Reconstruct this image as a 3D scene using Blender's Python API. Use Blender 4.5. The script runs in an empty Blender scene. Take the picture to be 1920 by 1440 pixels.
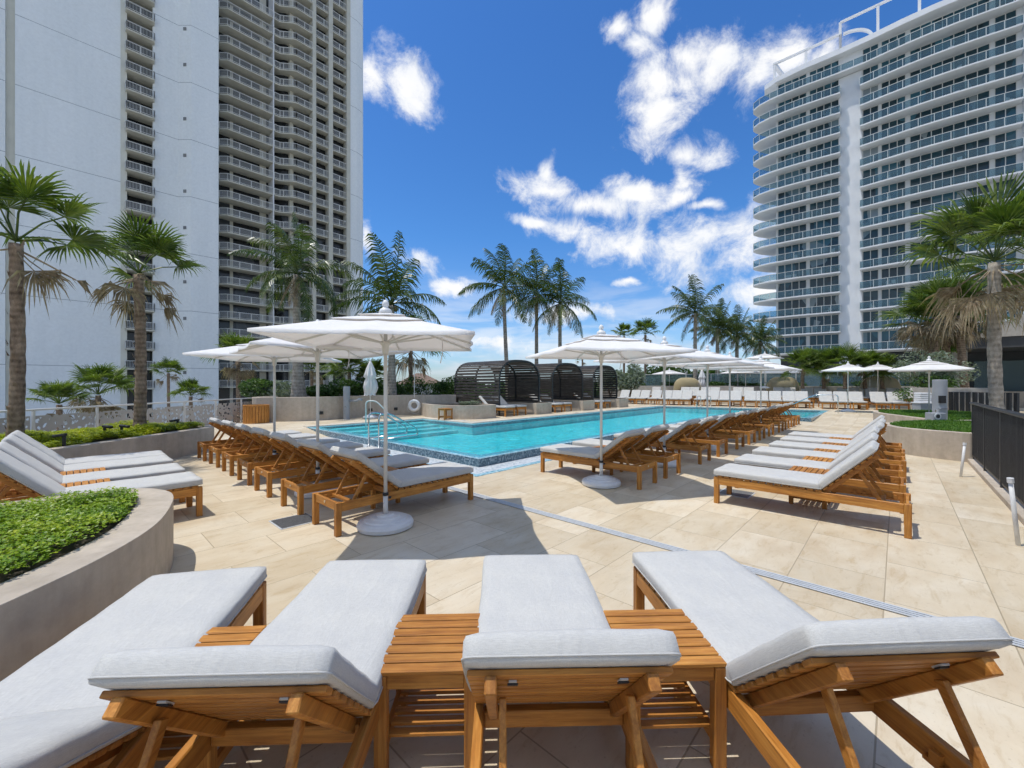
import bpy, bmesh, math, random
from mathutils import Vector, Matrix
R=math.radians
sc=bpy.context.scene
COL=sc.collection
# ------------------------------------------------------------------ frames
C0=(-.639,7.91); AU=R(47)
U=(math.cos(AU),math.sin(AU)); V=(-U[1],U[0])
def st(s,t): return (C0[0]+s*U[0]+t*V[0], C0[1]+s*U[1]+t*V[1])
def st3(s,t,z=0): x,y=st(s,t); return (x,y,z)
def at(px,D): return ((px-960)/775*D, D)
def zat(py,D): return 1.6+(720-py)*D/775
def sstep(x): x=max(0,min(1,x)); return x*x*(3-2*x)
def deck_z(s,t):
    zl=.19*sstep((t-6.5)/2.5)
    if t>5: zl=max(zl,.19*sstep(s/4))
    zr=.2*sstep((s-15)/6)
    return max(zl,zr)
def to_st(x,y):
    dx,dy=x-C0[0],y-C0[1]; return (dx*U[0]+dy*U[1], dx*V[0]+dy*V[1])
# ------------------------------------------------------------------ tags
def tag(o,label=None,cat=None,group=None,kind=None):
    if label: o['label']=label
    if cat: o['category']=cat
    if group: o['group']=group
    if kind: o['kind']=kind
    return o
def thing(name,loc,rz,label,cat,group=None):
    o=bpy.data.objects.new(name,None); COL.objects.link(o)
    o.empty_display_size=.2
    o.location=loc; o.rotation_euler=(0,0,rz)
    return tag(o,label,cat,group)
KIDS={}
def copy_tree(o,parent=None):
    c=o.copy(); COL.objects.link(c)
    if parent is not None: c.parent=parent; KIDS.setdefault(parent.name,[]).append(c)
    for ch in list(KIDS.get(o.name,[])): copy_tree(ch,c)
    return c
# ------------------------------------------------------------------ mesh builder
class MB:
    def __init__(s): s.v=[];s.f=[];s.m=[];s.mi=0
    def add(s,vs,fs):
        b=len(s.v); s.v+= [tuple(p) for p in vs]
        for f in fs: s.f.append(tuple(b+i for i in f)); s.m.append(s.mi)
    def box(s,x0,x1,y0,y1,z0,z1,M=None):
        vs=[Vector((x,y,z)) for z in (z0,z1) for y in (y0,y1) for x in (x0,x1)]
        if M is not None: vs=[M@p for p in vs]
        s.add(vs,[(0,2,3,1),(4,5,7,6),(0,1,5,4),(2,6,7,3),(0,4,6,2),(1,3,7,5)])
    def beam(s,p0,p1,w,h,up=(0,0,1)):
        p0=Vector(p0);p1=Vector(p1); d=p1-p0; L=d.length
        if L<1e-6: return
        d/=L; up=Vector(up)
        if abs(d.dot(up))>.99: up=Vector((1,0,0))
        y=up.cross(d).normalized(); z=d.cross(y)
        M=Matrix((d,y,z)).transposed().to_4x4(); M.translation=p0
        s.box(0,L,-w/2,w/2,-h/2,h/2,M)
    def tube(s,pts,r,n=8,cap=True):
        pts=[Vector(p) for p in pts]; N=len(pts)
        rs=r if isinstance(r,(list,tuple)) else [r]*N
        rings=[];prev=None
        for i,p in enumerate(pts):
            t=(pts[min(i+1,N-1)]-pts[max(i-1,0)]).normalized()
            if prev is None:
                a=Vector((0,0,1)) if abs(t.z)<.9 else Vector((1,0,0))
                x=a.cross(t).normalized()
            else:
                x=(prev-t*prev.dot(t)); x=x.normalized() if x.length>1e-6 else Vector((1,0,0))
            prev=x; y=t.cross(x)
            rings.append([p+(x*math.cos(2*math.pi*k/n)+y*math.sin(2*math.pi*k/n))*rs[i] for k in range(n)])
        vs=[q for rg in rings for q in rg]; fs=[]
        for i in range(N-1):
            for k in range(n):
                fs.append((i*n+k,i*n+(k+1)%n,(i+1)*n+(k+1)%n,(i+1)*n+k))
        if cap: fs.append(tuple(range(n-1,-1,-1))); fs.append(tuple((N-1)*n+k for k in range(n)))
        s.add(vs,fs)
    def lathe(s,prof,n=32,c=(0,0,0)):
        vs=[];fs=[];N=len(prof)
        for r,z in prof:
            for k in range(n):
                a=2*math.pi*k/n; vs.append((c[0]+r*math.cos(a),c[1]+r*math.sin(a),c[2]+z))
        for i in range(N-1):
            for k in range(n): fs.append((i*n+k,i*n+(k+1)%n,(i+1)*n+(k+1)%n,(i+1)*n+k))
        fs.append(tuple(range(n-1,-1,-1))); fs.append(tuple((N-1)*n+k for k in range(n)))
        s.add(vs,fs)
    def prism(s,poly,z0,z1,top=True,bottom=True):
        n=len(poly)
        a=sum(poly[i][0]*poly[(i+1)%n][1]-poly[(i+1)%n][0]*poly[i][1] for i in range(n))
        if a<0: poly=poly[::-1]
        vs=[(x,y,z0) for x,y in poly]+[(x,y,z1) for x,y in poly]
        fs=[(i,(i+1)%n,n+(i+1)%n,n+i) for i in range(n)]
        if top: fs.append(tuple(range(n,2*n)))
        if bottom: fs.append(tuple(range(n-1,-1,-1)))
        s.add(vs,fs)
    def wall(s,line,th,z0,z1,closed=False):
        """a wall following a polyline, th to its left side"""
        P=[Vector((x,y)) for x,y in line]; n=len(P); O=[]
        for i in range(n):
            if closed: a=P[i]-P[i-1]; b=P[(i+1)%n]-P[i]
            else: a=P[max(i,1)]-P[max(i,1)-1]; b=P[min(i+1,n-1)]-P[min(i+1,n-1)-1]
            a.normalize();b.normalize(); na=Vector((-a.y,a.x)); nb=Vector((-b.y,b.x))
            m=(na+nb); m=m.normalized() if m.length>1e-6 else na
            O.append(P[i]+m*th/max(.5,m.dot(na)))
        vs=[(p.x,p.y,z) for z in (z0,z1) for p in P]+[(p.x,p.y,z) for z in (z0,z1) for p in O]
        fs=[];r=range(n if closed else n-1)
        for i in r:
            j=(i+1)%n
            fs+= [(i,j,n+j,n+i),(2*n+j,2*n+i,3*n+i,3*n+j),(n+i,n+j,3*n+j,3*n+i),(j,i,2*n+i,2*n+j)]
        if not closed:
            fs+= [(0,n,3*n,2*n),(n-1,3*n-1,4*n-1,2*n-1)]
        s.add(vs,fs); return [(p.x,p.y) for p in O]
    def build(s,name,mats,parent=None,smooth=False,bevel=0,loc=None,rz=None,segs=1,fixn=False,mesh_only=False):
        me=bpy.data.meshes.new(name); me.from_pydata(s.v,[],s.f)
        if not isinstance(mats,(list,tuple)): mats=[mats]
        for m in mats: me.materials.append(m)
        if len(mats)>1:
            for p,i in zip(me.polygons,s.m): p.material_index=i
        if bevel or fixn:
            bm=bmesh.new(); bm.from_mesh(me)
            if fixn: bmesh.ops.recalc_face_normals(bm,faces=bm.faces)
            if bevel:
                es=[e for e in bm.edges if len(e.link_faces)==2 and e.calc_face_angle(0)>R(40)]
                bmesh.ops.bevel(bm,geom=es,offset=bevel,segments=segs,affect='EDGES',clamp_overlap=True,profile=.5)
            bm.to_mesh(me); bm.free()
        if smooth:
            for p in me.polygons: p.use_smooth=True
        me.update()
        if mesh_only: return me
        return put(name,me,parent,loc,rz)
def put(name,me,parent=None,loc=None,rz=None):
    o=bpy.data.objects.new(name,me); COL.objects.link(o)
    if parent is not None: o.parent=parent; KIDS.setdefault(parent.name,[]).append(o)
    if loc is not None: o.location=loc
    if rz is not None: o.rotation_euler=(0,0,rz)
    return o
def cushion_mesh(L,W,T,name,mat,seed):
    """padded slab with soft edges, origin at one end, centred on y, bottom at z=0"""
    bm=bmesh.new(); nx,ny,nz=26,12,4; rnd=random.Random(seed)
    r=.024
    ph=[rnd.uniform(0,6) for _ in range(6)]
    def P(i,j,k):
        # box surface point -> rounded
        x=i/nx*L; y=(j/ny-.5)*W; z=k/nz*T
        cx=min(max(x,r),L-r); cy=min(max(y,-W/2+r),W/2-r); cz=min(max(z,r*.8),T-r*1.0)
        d=Vector((x-cx,y-cy,z-cz)); 
        if d.length>1e-6:
            d=d.normalized()*r if (abs(x-cx)>1e-9)+(abs(y-cy)>1e-9)+(abs(z-cz)>1e-9)>1 else d
        q=Vector((cx,cy,cz))+d
        fx=math.sin(math.pi*min(max(x/L,0),1)); fy=math.sin(math.pi*(y/W+.5))
        if z>T*.5:
            q.z+= .006*(max(fx,0)**.3)*(max(fy,0)**.3)-.004
            q.z+= .0022*math.sin(9*x+ph[0])*math.sin(14*y+ph[1])+.0012*math.sin(31*x+3*math.sin(8*y)+ph[4])
        q.y+= .003*math.sin(7*x+ph[2]); q.x+=.002*math.sin(9*y+ph[3])
        return q
    cache={}
    def vv(i,j,k):
        key=(i,j,k)
        if key not in cache: cache[key]=bm.verts.new(P(i,j,k))
        return cache[key]
    for i in range(nx):
        for j in range(ny):
            bm.faces.new((vv(i,j,nz),vv(i+1,j,nz),vv(i+1,j+1,nz),vv(i,j+1,nz)))
            bm.faces.new((vv(i,j,0),vv(i,j+1,0),vv(i+1,j+1,0),vv(i+1,j,0)))
    for i in range(nx):
        for k in range(nz):
            bm.faces.new((vv(i,0,k),vv(i+1,0,k),vv(i+1,0,k+1),vv(i,0,k+1)))
            bm.faces.new((vv(i+1,ny,k),vv(i,ny,k),vv(i,ny,k+1),vv(i+1,ny,k+1)))
    for j in range(ny):
        for k in range(nz):
            bm.faces.new((vv(0,j+1,k),vv(0,j,k),vv(0,j,k+1),vv(0,j+1,k+1)))
            bm.faces.new((vv(nx,j,k),vv(nx,j+1,k),vv(nx,j+1,k+1),vv(nx,j,k+1)))
    me=bpy.data.meshes.new(name); bm.to_mesh(me); bm.free()
    # piping seam near the lower edge
    m=MB(); e=.001; z=.016; c=.03
    loop=[(c,-W/2-e),(L-c,-W/2-e),(L-.008,-W/2+.008),(L+e,-W/2+c),(L+e,W/2-c),(L-.008,W/2-.008),(L-c,W/2+e),(c,W/2+e),(.008,W/2-.008),(-e,W/2-c),(-e,-W/2+c),(.008,-W/2+.008),(c,-W/2-e)]
    pts=[]
    for a,b in zip(loop[:-1],loop[1:]):
        n=max(1,int(math.dist(a,b)/.08))
        for q in range(n): pts.append((a[0]+(b[0]-a[0])*q/n+0,a[1]+(b[1]-a[1])*q/n+(.003*math.sin(7*(a[0]+(b[0]-a[0])*q/n)+ph[2])),z))
    pts.append(pts[0])
    m.tube(pts,.0035,5,cap=False)
    bm=bmesh.new(); bm.from_mesh(me)
    vs=[bm.verts.new(p) for p in m.v]
    for f in m.f:
        try: bm.faces.new([vs[i] for i in f])
        except ValueError: pass
    bm.to_mesh(me); bm.free()
    me.materials.append(mat)
    for p in me.polygons: p.use_smooth=True
    return me
# ------------------------------------------------------------------ materials
class NT:
    def __init__(s,name):
        s.m=bpy.data.materials.new(name); s.m.use_nodes=True; s.t=s.m.node_tree
        s.b=s.t.nodes['Principled BSDF']; s.out=s.t.nodes['Material Output']
    def n(s,typ,**k):
        nd=s.t.nodes.new(typ)
        for a,b in k.items():
            if a=='inp':
                for kk,vv in b.items():
                    if isinstance(vv,bpy.types.NodeSocket): s.t.links.new(vv,nd.inputs[kk])
                    else: nd.inputs[kk].default_value=vv
            else: setattr(nd,a,b)
        return nd
    def link(s,a,b): s.t.links.new(a,b)
    def noise(s,vec,scale,detail=4,rough=.55,dist=0):
        return s.n('ShaderNodeTexNoise',inp={'Vector':vec,'Scale':scale,'Detail':detail,'Roughness':rough,'Distortion':dist}).outputs['Fac']
    def ramp(s,fac,stops,interp='LINEAR'):
        r=s.n('ShaderNodeValToRGB'); r.color_ramp.interpolation=interp
        e=r.color_ramp.elements
        while len(e)<len(stops): e.new(.5)
        for x,(p,c) in zip(e,stops): x.position=p; x.color=(c if len(c)==4 else (*c,1))
        s.link(fac,r.inputs['Fac']); return r.outputs['Color']
    def mix(s,a,b,f,mode='MIX'):
        m=s.n('ShaderNodeMix',data_type='RGBA',blend_type=mode)
        for sock,v in ((m.inputs[6],a),(m.inputs[7],b),(m.inputs[0],f)):
            if isinstance(v,bpy.types.NodeSocket): s.link(v,sock)
            else: sock.default_value=v if not isinstance(v,tuple) or len(v)==4 else (*v,1)
        return m.outputs[2]
    def math(s,op,a,b=None,c=None):
        m=s.n('ShaderNodeMath',operation=op)
        for i,v in enumerate((a,b,c)):
            if v is None: continue
            if isinstance(v,bpy.types.NodeSocket): s.link(v,m.inputs[i])
            else: m.inputs[i].default_value=v
        return m.outputs[0]
    def bump(s,h,strength,dist=.01,normal=None):
        b=s.n('ShaderNodeBump',inp={'Height':h,'Strength':strength,'Distance':dist})
        if normal: s.link(normal,b.inputs['Normal'])
        return b.outputs['Normal']
    def set(s,color=None,rough=None,metal=None,normal=None,spec=None,**k):
        for key,v in (('Base Color',color),('Roughness',rough),('Metallic',metal),('Normal',normal),('Specular IOR Level',spec)):
            if v is None: continue
            if isinstance(v,bpy.types.NodeSocket): s.link(v,s.b.inputs[key])
            else: s.b.inputs[key].default_value=(*v,1) if isinstance(v,tuple) and len(v)==3 else v
        return s.m
    def obj(s): return s.n('ShaderNodeTexCoord').outputs['Object']
    def pos(s): return s.n('ShaderNodeNewGeometry').outputs['Position']
    def rand(s): return s.n('ShaderNodeObjectInfo').outputs['Random']
    def mapping(s,vec,scale=(1,1,1),rot=(0,0,0),loc=(0,0,0)):
        return s.n('ShaderNodeMapping',inp={'Vector':vec,'Scale':scale,'Rotation':rot,'Location':loc}).outputs[0]
def plain(name,c,rough=.6,metal=0,var=.12,scale=6,bump=0,spec=.5):
    m=NT(name); p=m.pos(); f=m.noise(p,scale,5)
    col=m.ramp(f,[(.3,tuple(x*(1-var) for x in c)),(.7,tuple(min(1,x*(1+var)) for x in c))])
    m.set(col,rough,metal,spec=spec)
    if bump: m.link(m.bump(m.noise(p,scale*12,3),bump,.003),m.b.inputs['Normal'])
    return m.m
def teak(name,c0,c1,c2,stretch):
    m=NT(name); o=m.obj(); rd=m.rand()
    off=m.n('ShaderNodeCombineXYZ',inp={'X':m.math('MULTIPLY',rd,13.),'Y':m.math('MULTIPLY',rd,7.),'Z':0.})
    p=m.n('ShaderNodeVectorMath',operation='ADD',inp={0:o,1:off.outputs[0]}).outputs[0]
    g=m.noise(m.mapping(p,stretch),1.,6,.62,.6)
    fine=m.noise(m.mapping(p,tuple(x*4 for x in stretch)),1.,3,.6)
    blotch=m.noise(p,5.,3)
    col=m.ramp(g,[(.28,c0),(.5,c1),(.74,c2)])
    col=m.mix(col,m.ramp(fine,[(.35,(.62,.55,.5)),(.6,(1,1,1))]),.5,'MULTIPLY')
    col=m.mix(col,m.ramp(blotch,[(.3,(.78,.74,.7)),(.7,(1.1,1.08,1.05))]),.8,'MULTIPLY')
    tint=m.ramp(rd,[(0,(.80,.76,.74)),(.5,(.98,.98,.98)),(1,(1.12,1.12,1.1))])
    col=m.mix(col,tint,1.,'MULTIPLY')
    m.set(col,m.math('MULTIPLY_ADD',fine,.3,.36),normal=m.bump(fine,.35,.002),spec=.4)
    return m.m
M={}
TK=((.31,.115,.020),(.50,.215,.040),(.64,.32,.075))
M['teak_long']=teak('teak_long',*TK,(2.2,38,38))
M['teak_cross']=teak('teak_cross',*TK,(38,2.2,38))
M['teak_up']=teak('teak_up',*TK,(38,38,2.2))
def fabric(name,c,weave=1.0):
    m=NT(name); o=m.obj()
    w1=m.noise(m.mapping(o,(40,520,400)),1.,2,.6); w2=m.noise(m.mapping(o,(520,40,400)),1.,2,.6)
    w=m.math('ADD',w1,w2)
    col=m.ramp(m.math('MULTIPLY',w,.5),[(.36,tuple(x*.87 for x in c)),(.62,tuple(min(1,x*1.08) for x in c))])
    big=m.noise(o,4.5,5,.6)
    col=m.mix(col,m.ramp(big,[(.3,(.92,.93,.95)),(.7,(1.03,1.03,1.02))]),1.,'MULTIPLY')
    wr=m.noise(m.mapping(o,(3,9,3)),1.,4,.5,.8)
    n1=m.bump(w,.35*weave,.0015); n2=m.bump(wr,.4,.02,n1)
    m.set(col,.92,normal=n2,spec=.15); m.b.inputs['Sheen Weight'].default_value=.15
    return m.m
M['cushion']=fabric('cushion_fabric',(.535,.522,.485))
def canopy_mat():
    m=NT('canopy_fabric'); p=m.obj()
    d=m.n('ShaderNodeBsdfDiffuse',inp={'Color':m.ramp(m.noise(p,3,4),[(.3,(.80,.79,.77,1)),(.7,(.86,.85,.83,1))]),'Normal':m.bump(m.noise(m.mapping(p,(2,2,6)),2.2,4,.6,.5),.3,.04)})
    t=m.n('ShaderNodeBsdfTranslucent',inp={'Color':(.78,.70,.63,1)})
    x=m.n('ShaderNodeMixShader',inp={0:.22}); m.link(d.outputs[0],x.inputs[1]); m.link(t.outputs[0],x.inputs[2])
    m.link(x.outputs[0],m.out.inputs['Surface']); return m.m
M['canopy']=canopy_mat()
M['white_metal']=plain('white_metal',(.66,.645,.60),.35,0,.04)
M['white_plastic']=plain('white_plastic',(.70,.70,.68),.45,0,.07,9,.05)
M['chrome']=plain('polished_steel',(.55,.56,.57),.16,1,.05)
M['dark_metal']=plain('dark_metal',(.035,.036,.038),.45,.3,.2)
M['black']=plain('black_plastic',(.012,.012,.013),.45,0,.2)
M['brass']=plain('brass_plate',(.75,.7,.6),.3,1,.1)
M['beige_paint']=plain('beige_paint',(.47,.45,.385),.7,0,.06,1)
M['white_paint']=plain('white_paint',(.72,.725,.72),.6,0,.05,.6)
M['grey_post']=plain('grey_painted_steel',(.30,.315,.33),.5,0,.08,3)
M['trunk_coco']=None
def concrete(name,c,board=False):
    m=NT(name); p=m.pos()
    a=m.noise(p,1.3,6,.6,.3); b=m.noise(p,9,5,.65); st_=m.noise(m.mapping(p,(5,5,.5)),1.,4,.6)
    col=m.ramp(a,[(.25,tuple(x*.80 for x in c)),(.5,c),(.78,tuple(x*1.14 for x in c))])
    col=m.mix(col,m.ramp(b,[(.35,(.88,.88,.87)),(.65,(1.05,1.05,1.05))]),.8,'MULTIPLY')
    col=m.mix(col,m.ramp(st_,[(.3,(.84,.83,.82)),(.62,(1.04,1.04,1.04))]),.75,'MULTIPLY')
    m.set(col,.85,normal=m.bump(m.noise(p,28,6,.6),.3,.006),spec=.25); return m.m
M['concrete']=concrete('smooth_concrete',(.49,.42,.335))
M['concrete_grey']=concrete('grey_concrete',(.42,.39,.345))
def travertine():
    m=NT('travertine_paving'); p=m.pos()
    q=m.mapping(p,(1,1,1),(0,0,-AU)); # rotate into the pool's axes
    off=to_st(0,0)
    q=m.n('ShaderNodeVectorMath',operation='ADD',inp={0:q,1:(off[0]+.33,off[1]-.21+.6*20,0)}).outputs[0]
    br=m.n('ShaderNodeTexBrick',inp={'Vector':q,'Color1':(0,0,0,1),'Color2':(1,1,1,1),'Mortar':(.5,.5,.5,1),'Scale':1.,'Mortar Size':.0045,'Mortar Smooth':.25,'Brick Width':.9,'Row Height':.6,'Bias':0.})
    br.offset=.5
    tilev=br.outputs['Color']; mort=br.outputs['Fac']
    tile_g=m.n('ShaderNodeSeparateColor',inp={'Color':tilev}).outputs[0]
    shift=m.n('ShaderNodeCombineXYZ',inp={'X':m.math('MULTIPLY',tile_g,31.),'Y':m.math('MULTIPLY',tile_g,17.),'Z':0.}).outputs[0]
    pp=m.n('ShaderNodeVectorMath',operation='ADD',inp={0:q,1:shift}).outputs[0]
    a=m.noise(m.mapping(pp,(1.1,2.0,1)),1.5,7,.6,.4)
    veins=m.noise(m.mapping(pp,(1.2,4.5,1)),3.0,7,.72,.6)
    pits=m.noise(pp,45,3,.6)
    col=m.ramp(a,[(.2,(.53,.42,.28)),(.45,(.62,.53,.385)),(.62,(.66,.585,.45)),(.85,(.70,.645,.54))])
    col=m.mix(col,m.ramp(veins,[(.34,(.80,.72,.59)),(.47,(1,1,1)),(.75,(1.05,1.04,1.02))]),.62,'MULTIPLY')
    col=m.mix(col,m.ramp(pits,[(.28,(.62,.56,.48)),(.38,(1,1,1))]),.5,'MULTIPLY')
    col=m.mix(col,m.ramp(tile_g,[(0,(.88,.85,.80)),(1,(1.06,1.06,1.07))]),1.,'MULTIPLY')
    dirt=m.noise(p,.45,5,.6)
    col=m.mix(col,m.ramp(dirt,[(.3,(.87,.85,.82)),(.6,(1.03,1.03,1.03))]),.9,'MULTIPLY')
    stn=m.noise(p,1.1,6,.7,.5)
    col=m.mix(col,m.ramp(stn,[(.27,(.80,.77,.72)),(.40,(1,1,1))]),.8,'MULTIPLY')
    col=m.mix(col,(.33,.265,.175),m.math('MULTIPLY',mort,.8))
    h=m.math('SUBTRACT',m.math('MULTIPLY',pits,.25),mort)
    m.set(col,m.math('MULTIPLY_ADD',veins,.25,.42),normal=m.bump(h,.35,.004),spec=.3); return m.m
M['deck']=travertine()
def mosaic(name,c0,c1,c2,cell=.03,rough=.25):
    m=NT(name); p=m.pos(); q=m.mapping(p,(1,1,1),(0,0,-AU))
    v=m.n('ShaderNodeTexVoronoi',feature='F1',distance='CHEBYCHEV',inp={'Vector':q,'Scale':1/cell,'Randomness':.12})
    g=m.n('ShaderNodeSeparateColor',inp={'Color':v.outputs['Color']}).outputs[0]
    col=m.ramp(g,[(0,c0),(.5,c1),(1,c2)])
    col=m.mix(col,m.ramp(m.noise(p,2,4),[(.3,(.8,.82,.85)),(.7,(1.15,1.12,1.1))]),.8,'MULTIPLY')
    m.set(col,rough); return m.m
M['mosaic_wall']=mosaic('blue_mosaic',(.035,.085,.13),(.10,.19,.25),(.24,.34,.40))
M['mosaic_rim']=mosaic('wet_rim_mosaic',(.12,.33,.42),(.28,.50,.58),(.52,.70,.74))
M['mosaic_basin']=None
def basin():
    m=NT('pool_plaster'); p=m.pos()
    w=m.noise(m.mapping(p,(1,1,.3)),2.4,4,.55,1.6); 
    col=m.ramp(w,[(.3,(.05,.50,.53)),(.55,(.11,.64,.64)),(.72,(.30,.80,.77))])
    big=m.noise(p,.35,3)
    col=m.mix(col,m.ramp(big,[(.3,(.72,.86,.9)),(.7,(1.15,1.05,1.03))]),.8,'MULTIPLY')
    m.set(col,.6); return m.m
M['basin']=basin()
M['step_white']=plain('pool_step_plaster',(.42,.72,.74),.6,0,.08,3)
def water():
    m=NT('pool_water'); p=m.pos()
    n1=m.noise(m.mapping(p,(1.,1.6,1),(0,0,R(20))),2.6,3,.5,.5); n2=m.noise(p,9,3,.55,.4)
    nn=m.bump(m.math('ADD',n1,m.math('MULTIPLY',n2,.45)),1.,.08)
    g=m.n('ShaderNodeBsdfGlossy',inp={'Color':(.80,.9,.95,1),'Roughness':.03,'Normal':nn})
    t=m.n('ShaderNodeBsdfTransparent',inp={'Color':(.58,.93,.97,1)})
    fr=m.n('ShaderNodeFresnel',inp={'IOR':1.33,'Normal':nn}).outputs[0]
    f=m.math('MINIMUM',m.math('MULTIPLY',fr,.8),.44)
    x=m.n('ShaderNodeMixShader',inp={0:f}); m.link(t.outputs[0],x.inputs[1]); m.link(g.outputs[0],x.inputs[2])
    m.link(x.outputs[0],m.out.inputs['Surface']); return m.m
M['water']=water()
def leafmat(name,stops,trans=.35,scale=2.5,rough=.45,fine=20):
    m=NT(name); p=m.pos()
    f=m.math('ADD',m.math('MULTIPLY',m.noise(p,scale,3),.5),m.math('MULTIPLY',m.noise(p,fine,2,.7),.5))
    col=m.ramp(f,stops)
    m.set(col,rough,spec=.35)
    t=m.n('ShaderNodeBsdfTranslucent'); m.link(m.mix(col,(1.2,1.35,.5),1.,'MULTIPLY'),t.inputs['Color'])
    x=m.n('ShaderNodeMixShader',inp={0:trans}); m.link(m.b.outputs[0],x.inputs[1]); m.link(t.outputs[0],x.inputs[2])
    m.link(x.outputs[0],m.out.inputs['Surface']); return m.m
M['cover']=leafmat('ground_cover_leaf',[(.34,(.05,.12,.008)),(.45,(.14,.25,.012)),(.55,(.27,.37,.018)),(.66,(.46,.49,.03))],.3,3,.4,30)
M['cover_yl']=leafmat('yellow_green_leaf',[(.34,(.09,.13,.008)),(.46,(.26,.32,.012)),(.56,(.42,.44,.02)),(.66,(.58,.52,.04))],.35,3,.4,30)
M['cover_dk']=leafmat('turf_leaf',[(.32,(.035,.10,.012)),(.5,(.085,.19,.02)),(.66,(.17,.29,.03))],.3,3,.5,30)
M['palm']=leafmat('palm_frond_leaf',[(.34,(.024,.045,.012)),(.5,(.055,.088,.020)),(.62,(.13,.16,.04)),(.72,(.25,.25,.11))],.25,1.2,.33,6)
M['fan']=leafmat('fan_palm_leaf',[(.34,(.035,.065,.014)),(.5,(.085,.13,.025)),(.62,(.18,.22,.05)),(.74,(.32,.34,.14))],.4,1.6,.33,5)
M['fan_lit']=leafmat('lit_fan_leaf',[(.34,(.04,.075,.015)),(.5,(.11,.165,.03)),(.64,(.24,.29,.07)),(.74,(.36,.38,.14))],.45,1.6,.4,5)  # brighter copy of the fan leaf, sunlit look put into its colour
M['dead']=leafmat('dead_frond_leaf',[(.33,(.13,.09,.055)),(.5,(.28,.215,.14)),(.66,(.45,.37,.26))],.25,2.5,.7,9)
M['olive']=leafmat('silver_leaf',[(.34,(.09,.12,.08)),(.5,(.19,.23,.17)),(.68,(.34,.38,.30))],.2,2.5,.6,10)
M['green']=leafmat('broad_leaf',[(.34,(.02,.055,.012)),(.5,(.05,.105,.02)),(.68,(.12,.19,.035))],.25,1.5,.5,6)
def bark(name,c0,c1,ring):
    m=NT(name); p=m.obj()
    z=m.n('ShaderNodeSeparateXYZ',inp={'Vector':p}).outputs['Z']
    w=m.math('SINE',m.math('MULTIPLY_ADD',z,ring,m.math('MULTIPLY',m.noise(p,3,3),5.)))
    n=m.noise(m.mapping(p,(9,9,5)),1.,6,.7)
    f=m.math('ADD',m.math('MULTIPLY',w,.055),n)
    col=m.ramp(f,[(.3,c0),(.7,c1)])
    m.set(col,.9,normal=m.bump(f,.9,.03),spec=.2); return m.m
M['bark_coco']=bark('coconut_bark',(.17,.145,.11),(.46,.41,.34),45)
M['bark_fan']=bark('fan_palm_bark',(.10,.068,.045),(.36,.27,.19),60)
def tower_paint():
    m=NT('tower_painted_wall'); p=m.pos()
    z=m.n('ShaderNodeSeparateXYZ',inp={'Vector':p}).outputs['Z']
    fr=m.math('FRACT',m.math('DIVIDE',m.math('ADD',z,100*8.45-3.9),8.45))
    ln=m.math('LESS_THAN',fr,.0085)
    a=m.noise(m.mapping(p,(.25,.25,.06)),1.,5,.6)
    b=m.noise(m.mapping(p,(3,3,3)),1.,3,.6)
    col=m.ramp(a,[(.3,(.77,.80,.785)),(.7,(.83,.855,.84))])
    col=m.mix(col,m.ramp(b,[(.3,(.95,.95,.95)),(.7,(1.03,1.03,1.03))]),1.,'MULTIPLY')
    stk=m.noise(m.mapping(p,(1.6,1.6,.035)),1.,5,.65)
    col=m.mix(col,m.ramp(stk,[(.3,(.95,.955,.96)),(.55,(1,1,1))]),.6,'MULTIPLY')
    col=m.mix(col,(.22,.25,.27),m.math('MULTIPLY',ln,.75))
    m.set(col,.8,spec=.2); return m.m
M['tower']=tower_paint()
M['tower_beige']=plain('tower_trim',(.66,.65,.56),.8,0,.06,.7)
M['slab_beige']=plain('balcony_slab_paint',(.56,.54,.45),.8,0,.08,.8)
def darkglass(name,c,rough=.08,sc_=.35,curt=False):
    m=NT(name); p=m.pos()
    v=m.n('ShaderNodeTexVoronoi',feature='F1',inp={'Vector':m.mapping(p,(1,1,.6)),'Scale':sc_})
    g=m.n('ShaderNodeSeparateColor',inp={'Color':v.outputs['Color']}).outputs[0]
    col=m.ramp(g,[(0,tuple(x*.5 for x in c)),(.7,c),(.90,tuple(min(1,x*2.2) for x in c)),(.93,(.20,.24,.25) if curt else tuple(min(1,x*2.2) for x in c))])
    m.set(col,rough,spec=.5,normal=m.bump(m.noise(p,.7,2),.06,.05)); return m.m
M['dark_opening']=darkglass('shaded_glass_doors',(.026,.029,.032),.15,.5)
M['glass_blue']=darkglass('tinted_windows',(.014,.058,.080),.05,.45,True)
def railglass(name,c,alpha):
    m=NT(name)
    d=m.n('ShaderNodeBsdfPrincipled',inp={'Base Color':(*c,1),'Roughness':.08,'Specular IOR Level':.35})
    t=m.n('ShaderNodeBsdfTransparent',inp={'Color':(.72,.84,.87,1)})
    x=m.n('ShaderNodeMixShader',inp={0:alpha}); m.link(t.outputs[0],x.inputs[1]); m.link(d.outputs[0],x.inputs[2])
    m.link(x.outputs[0],m.out.inputs['Surface']); return m.m
M['rail_glass']=railglass('railing_glass',(.14,.22,.26),.30)
M['clear_glass']=railglass('clear_glass',(.30,.40,.42),.25)
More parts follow.
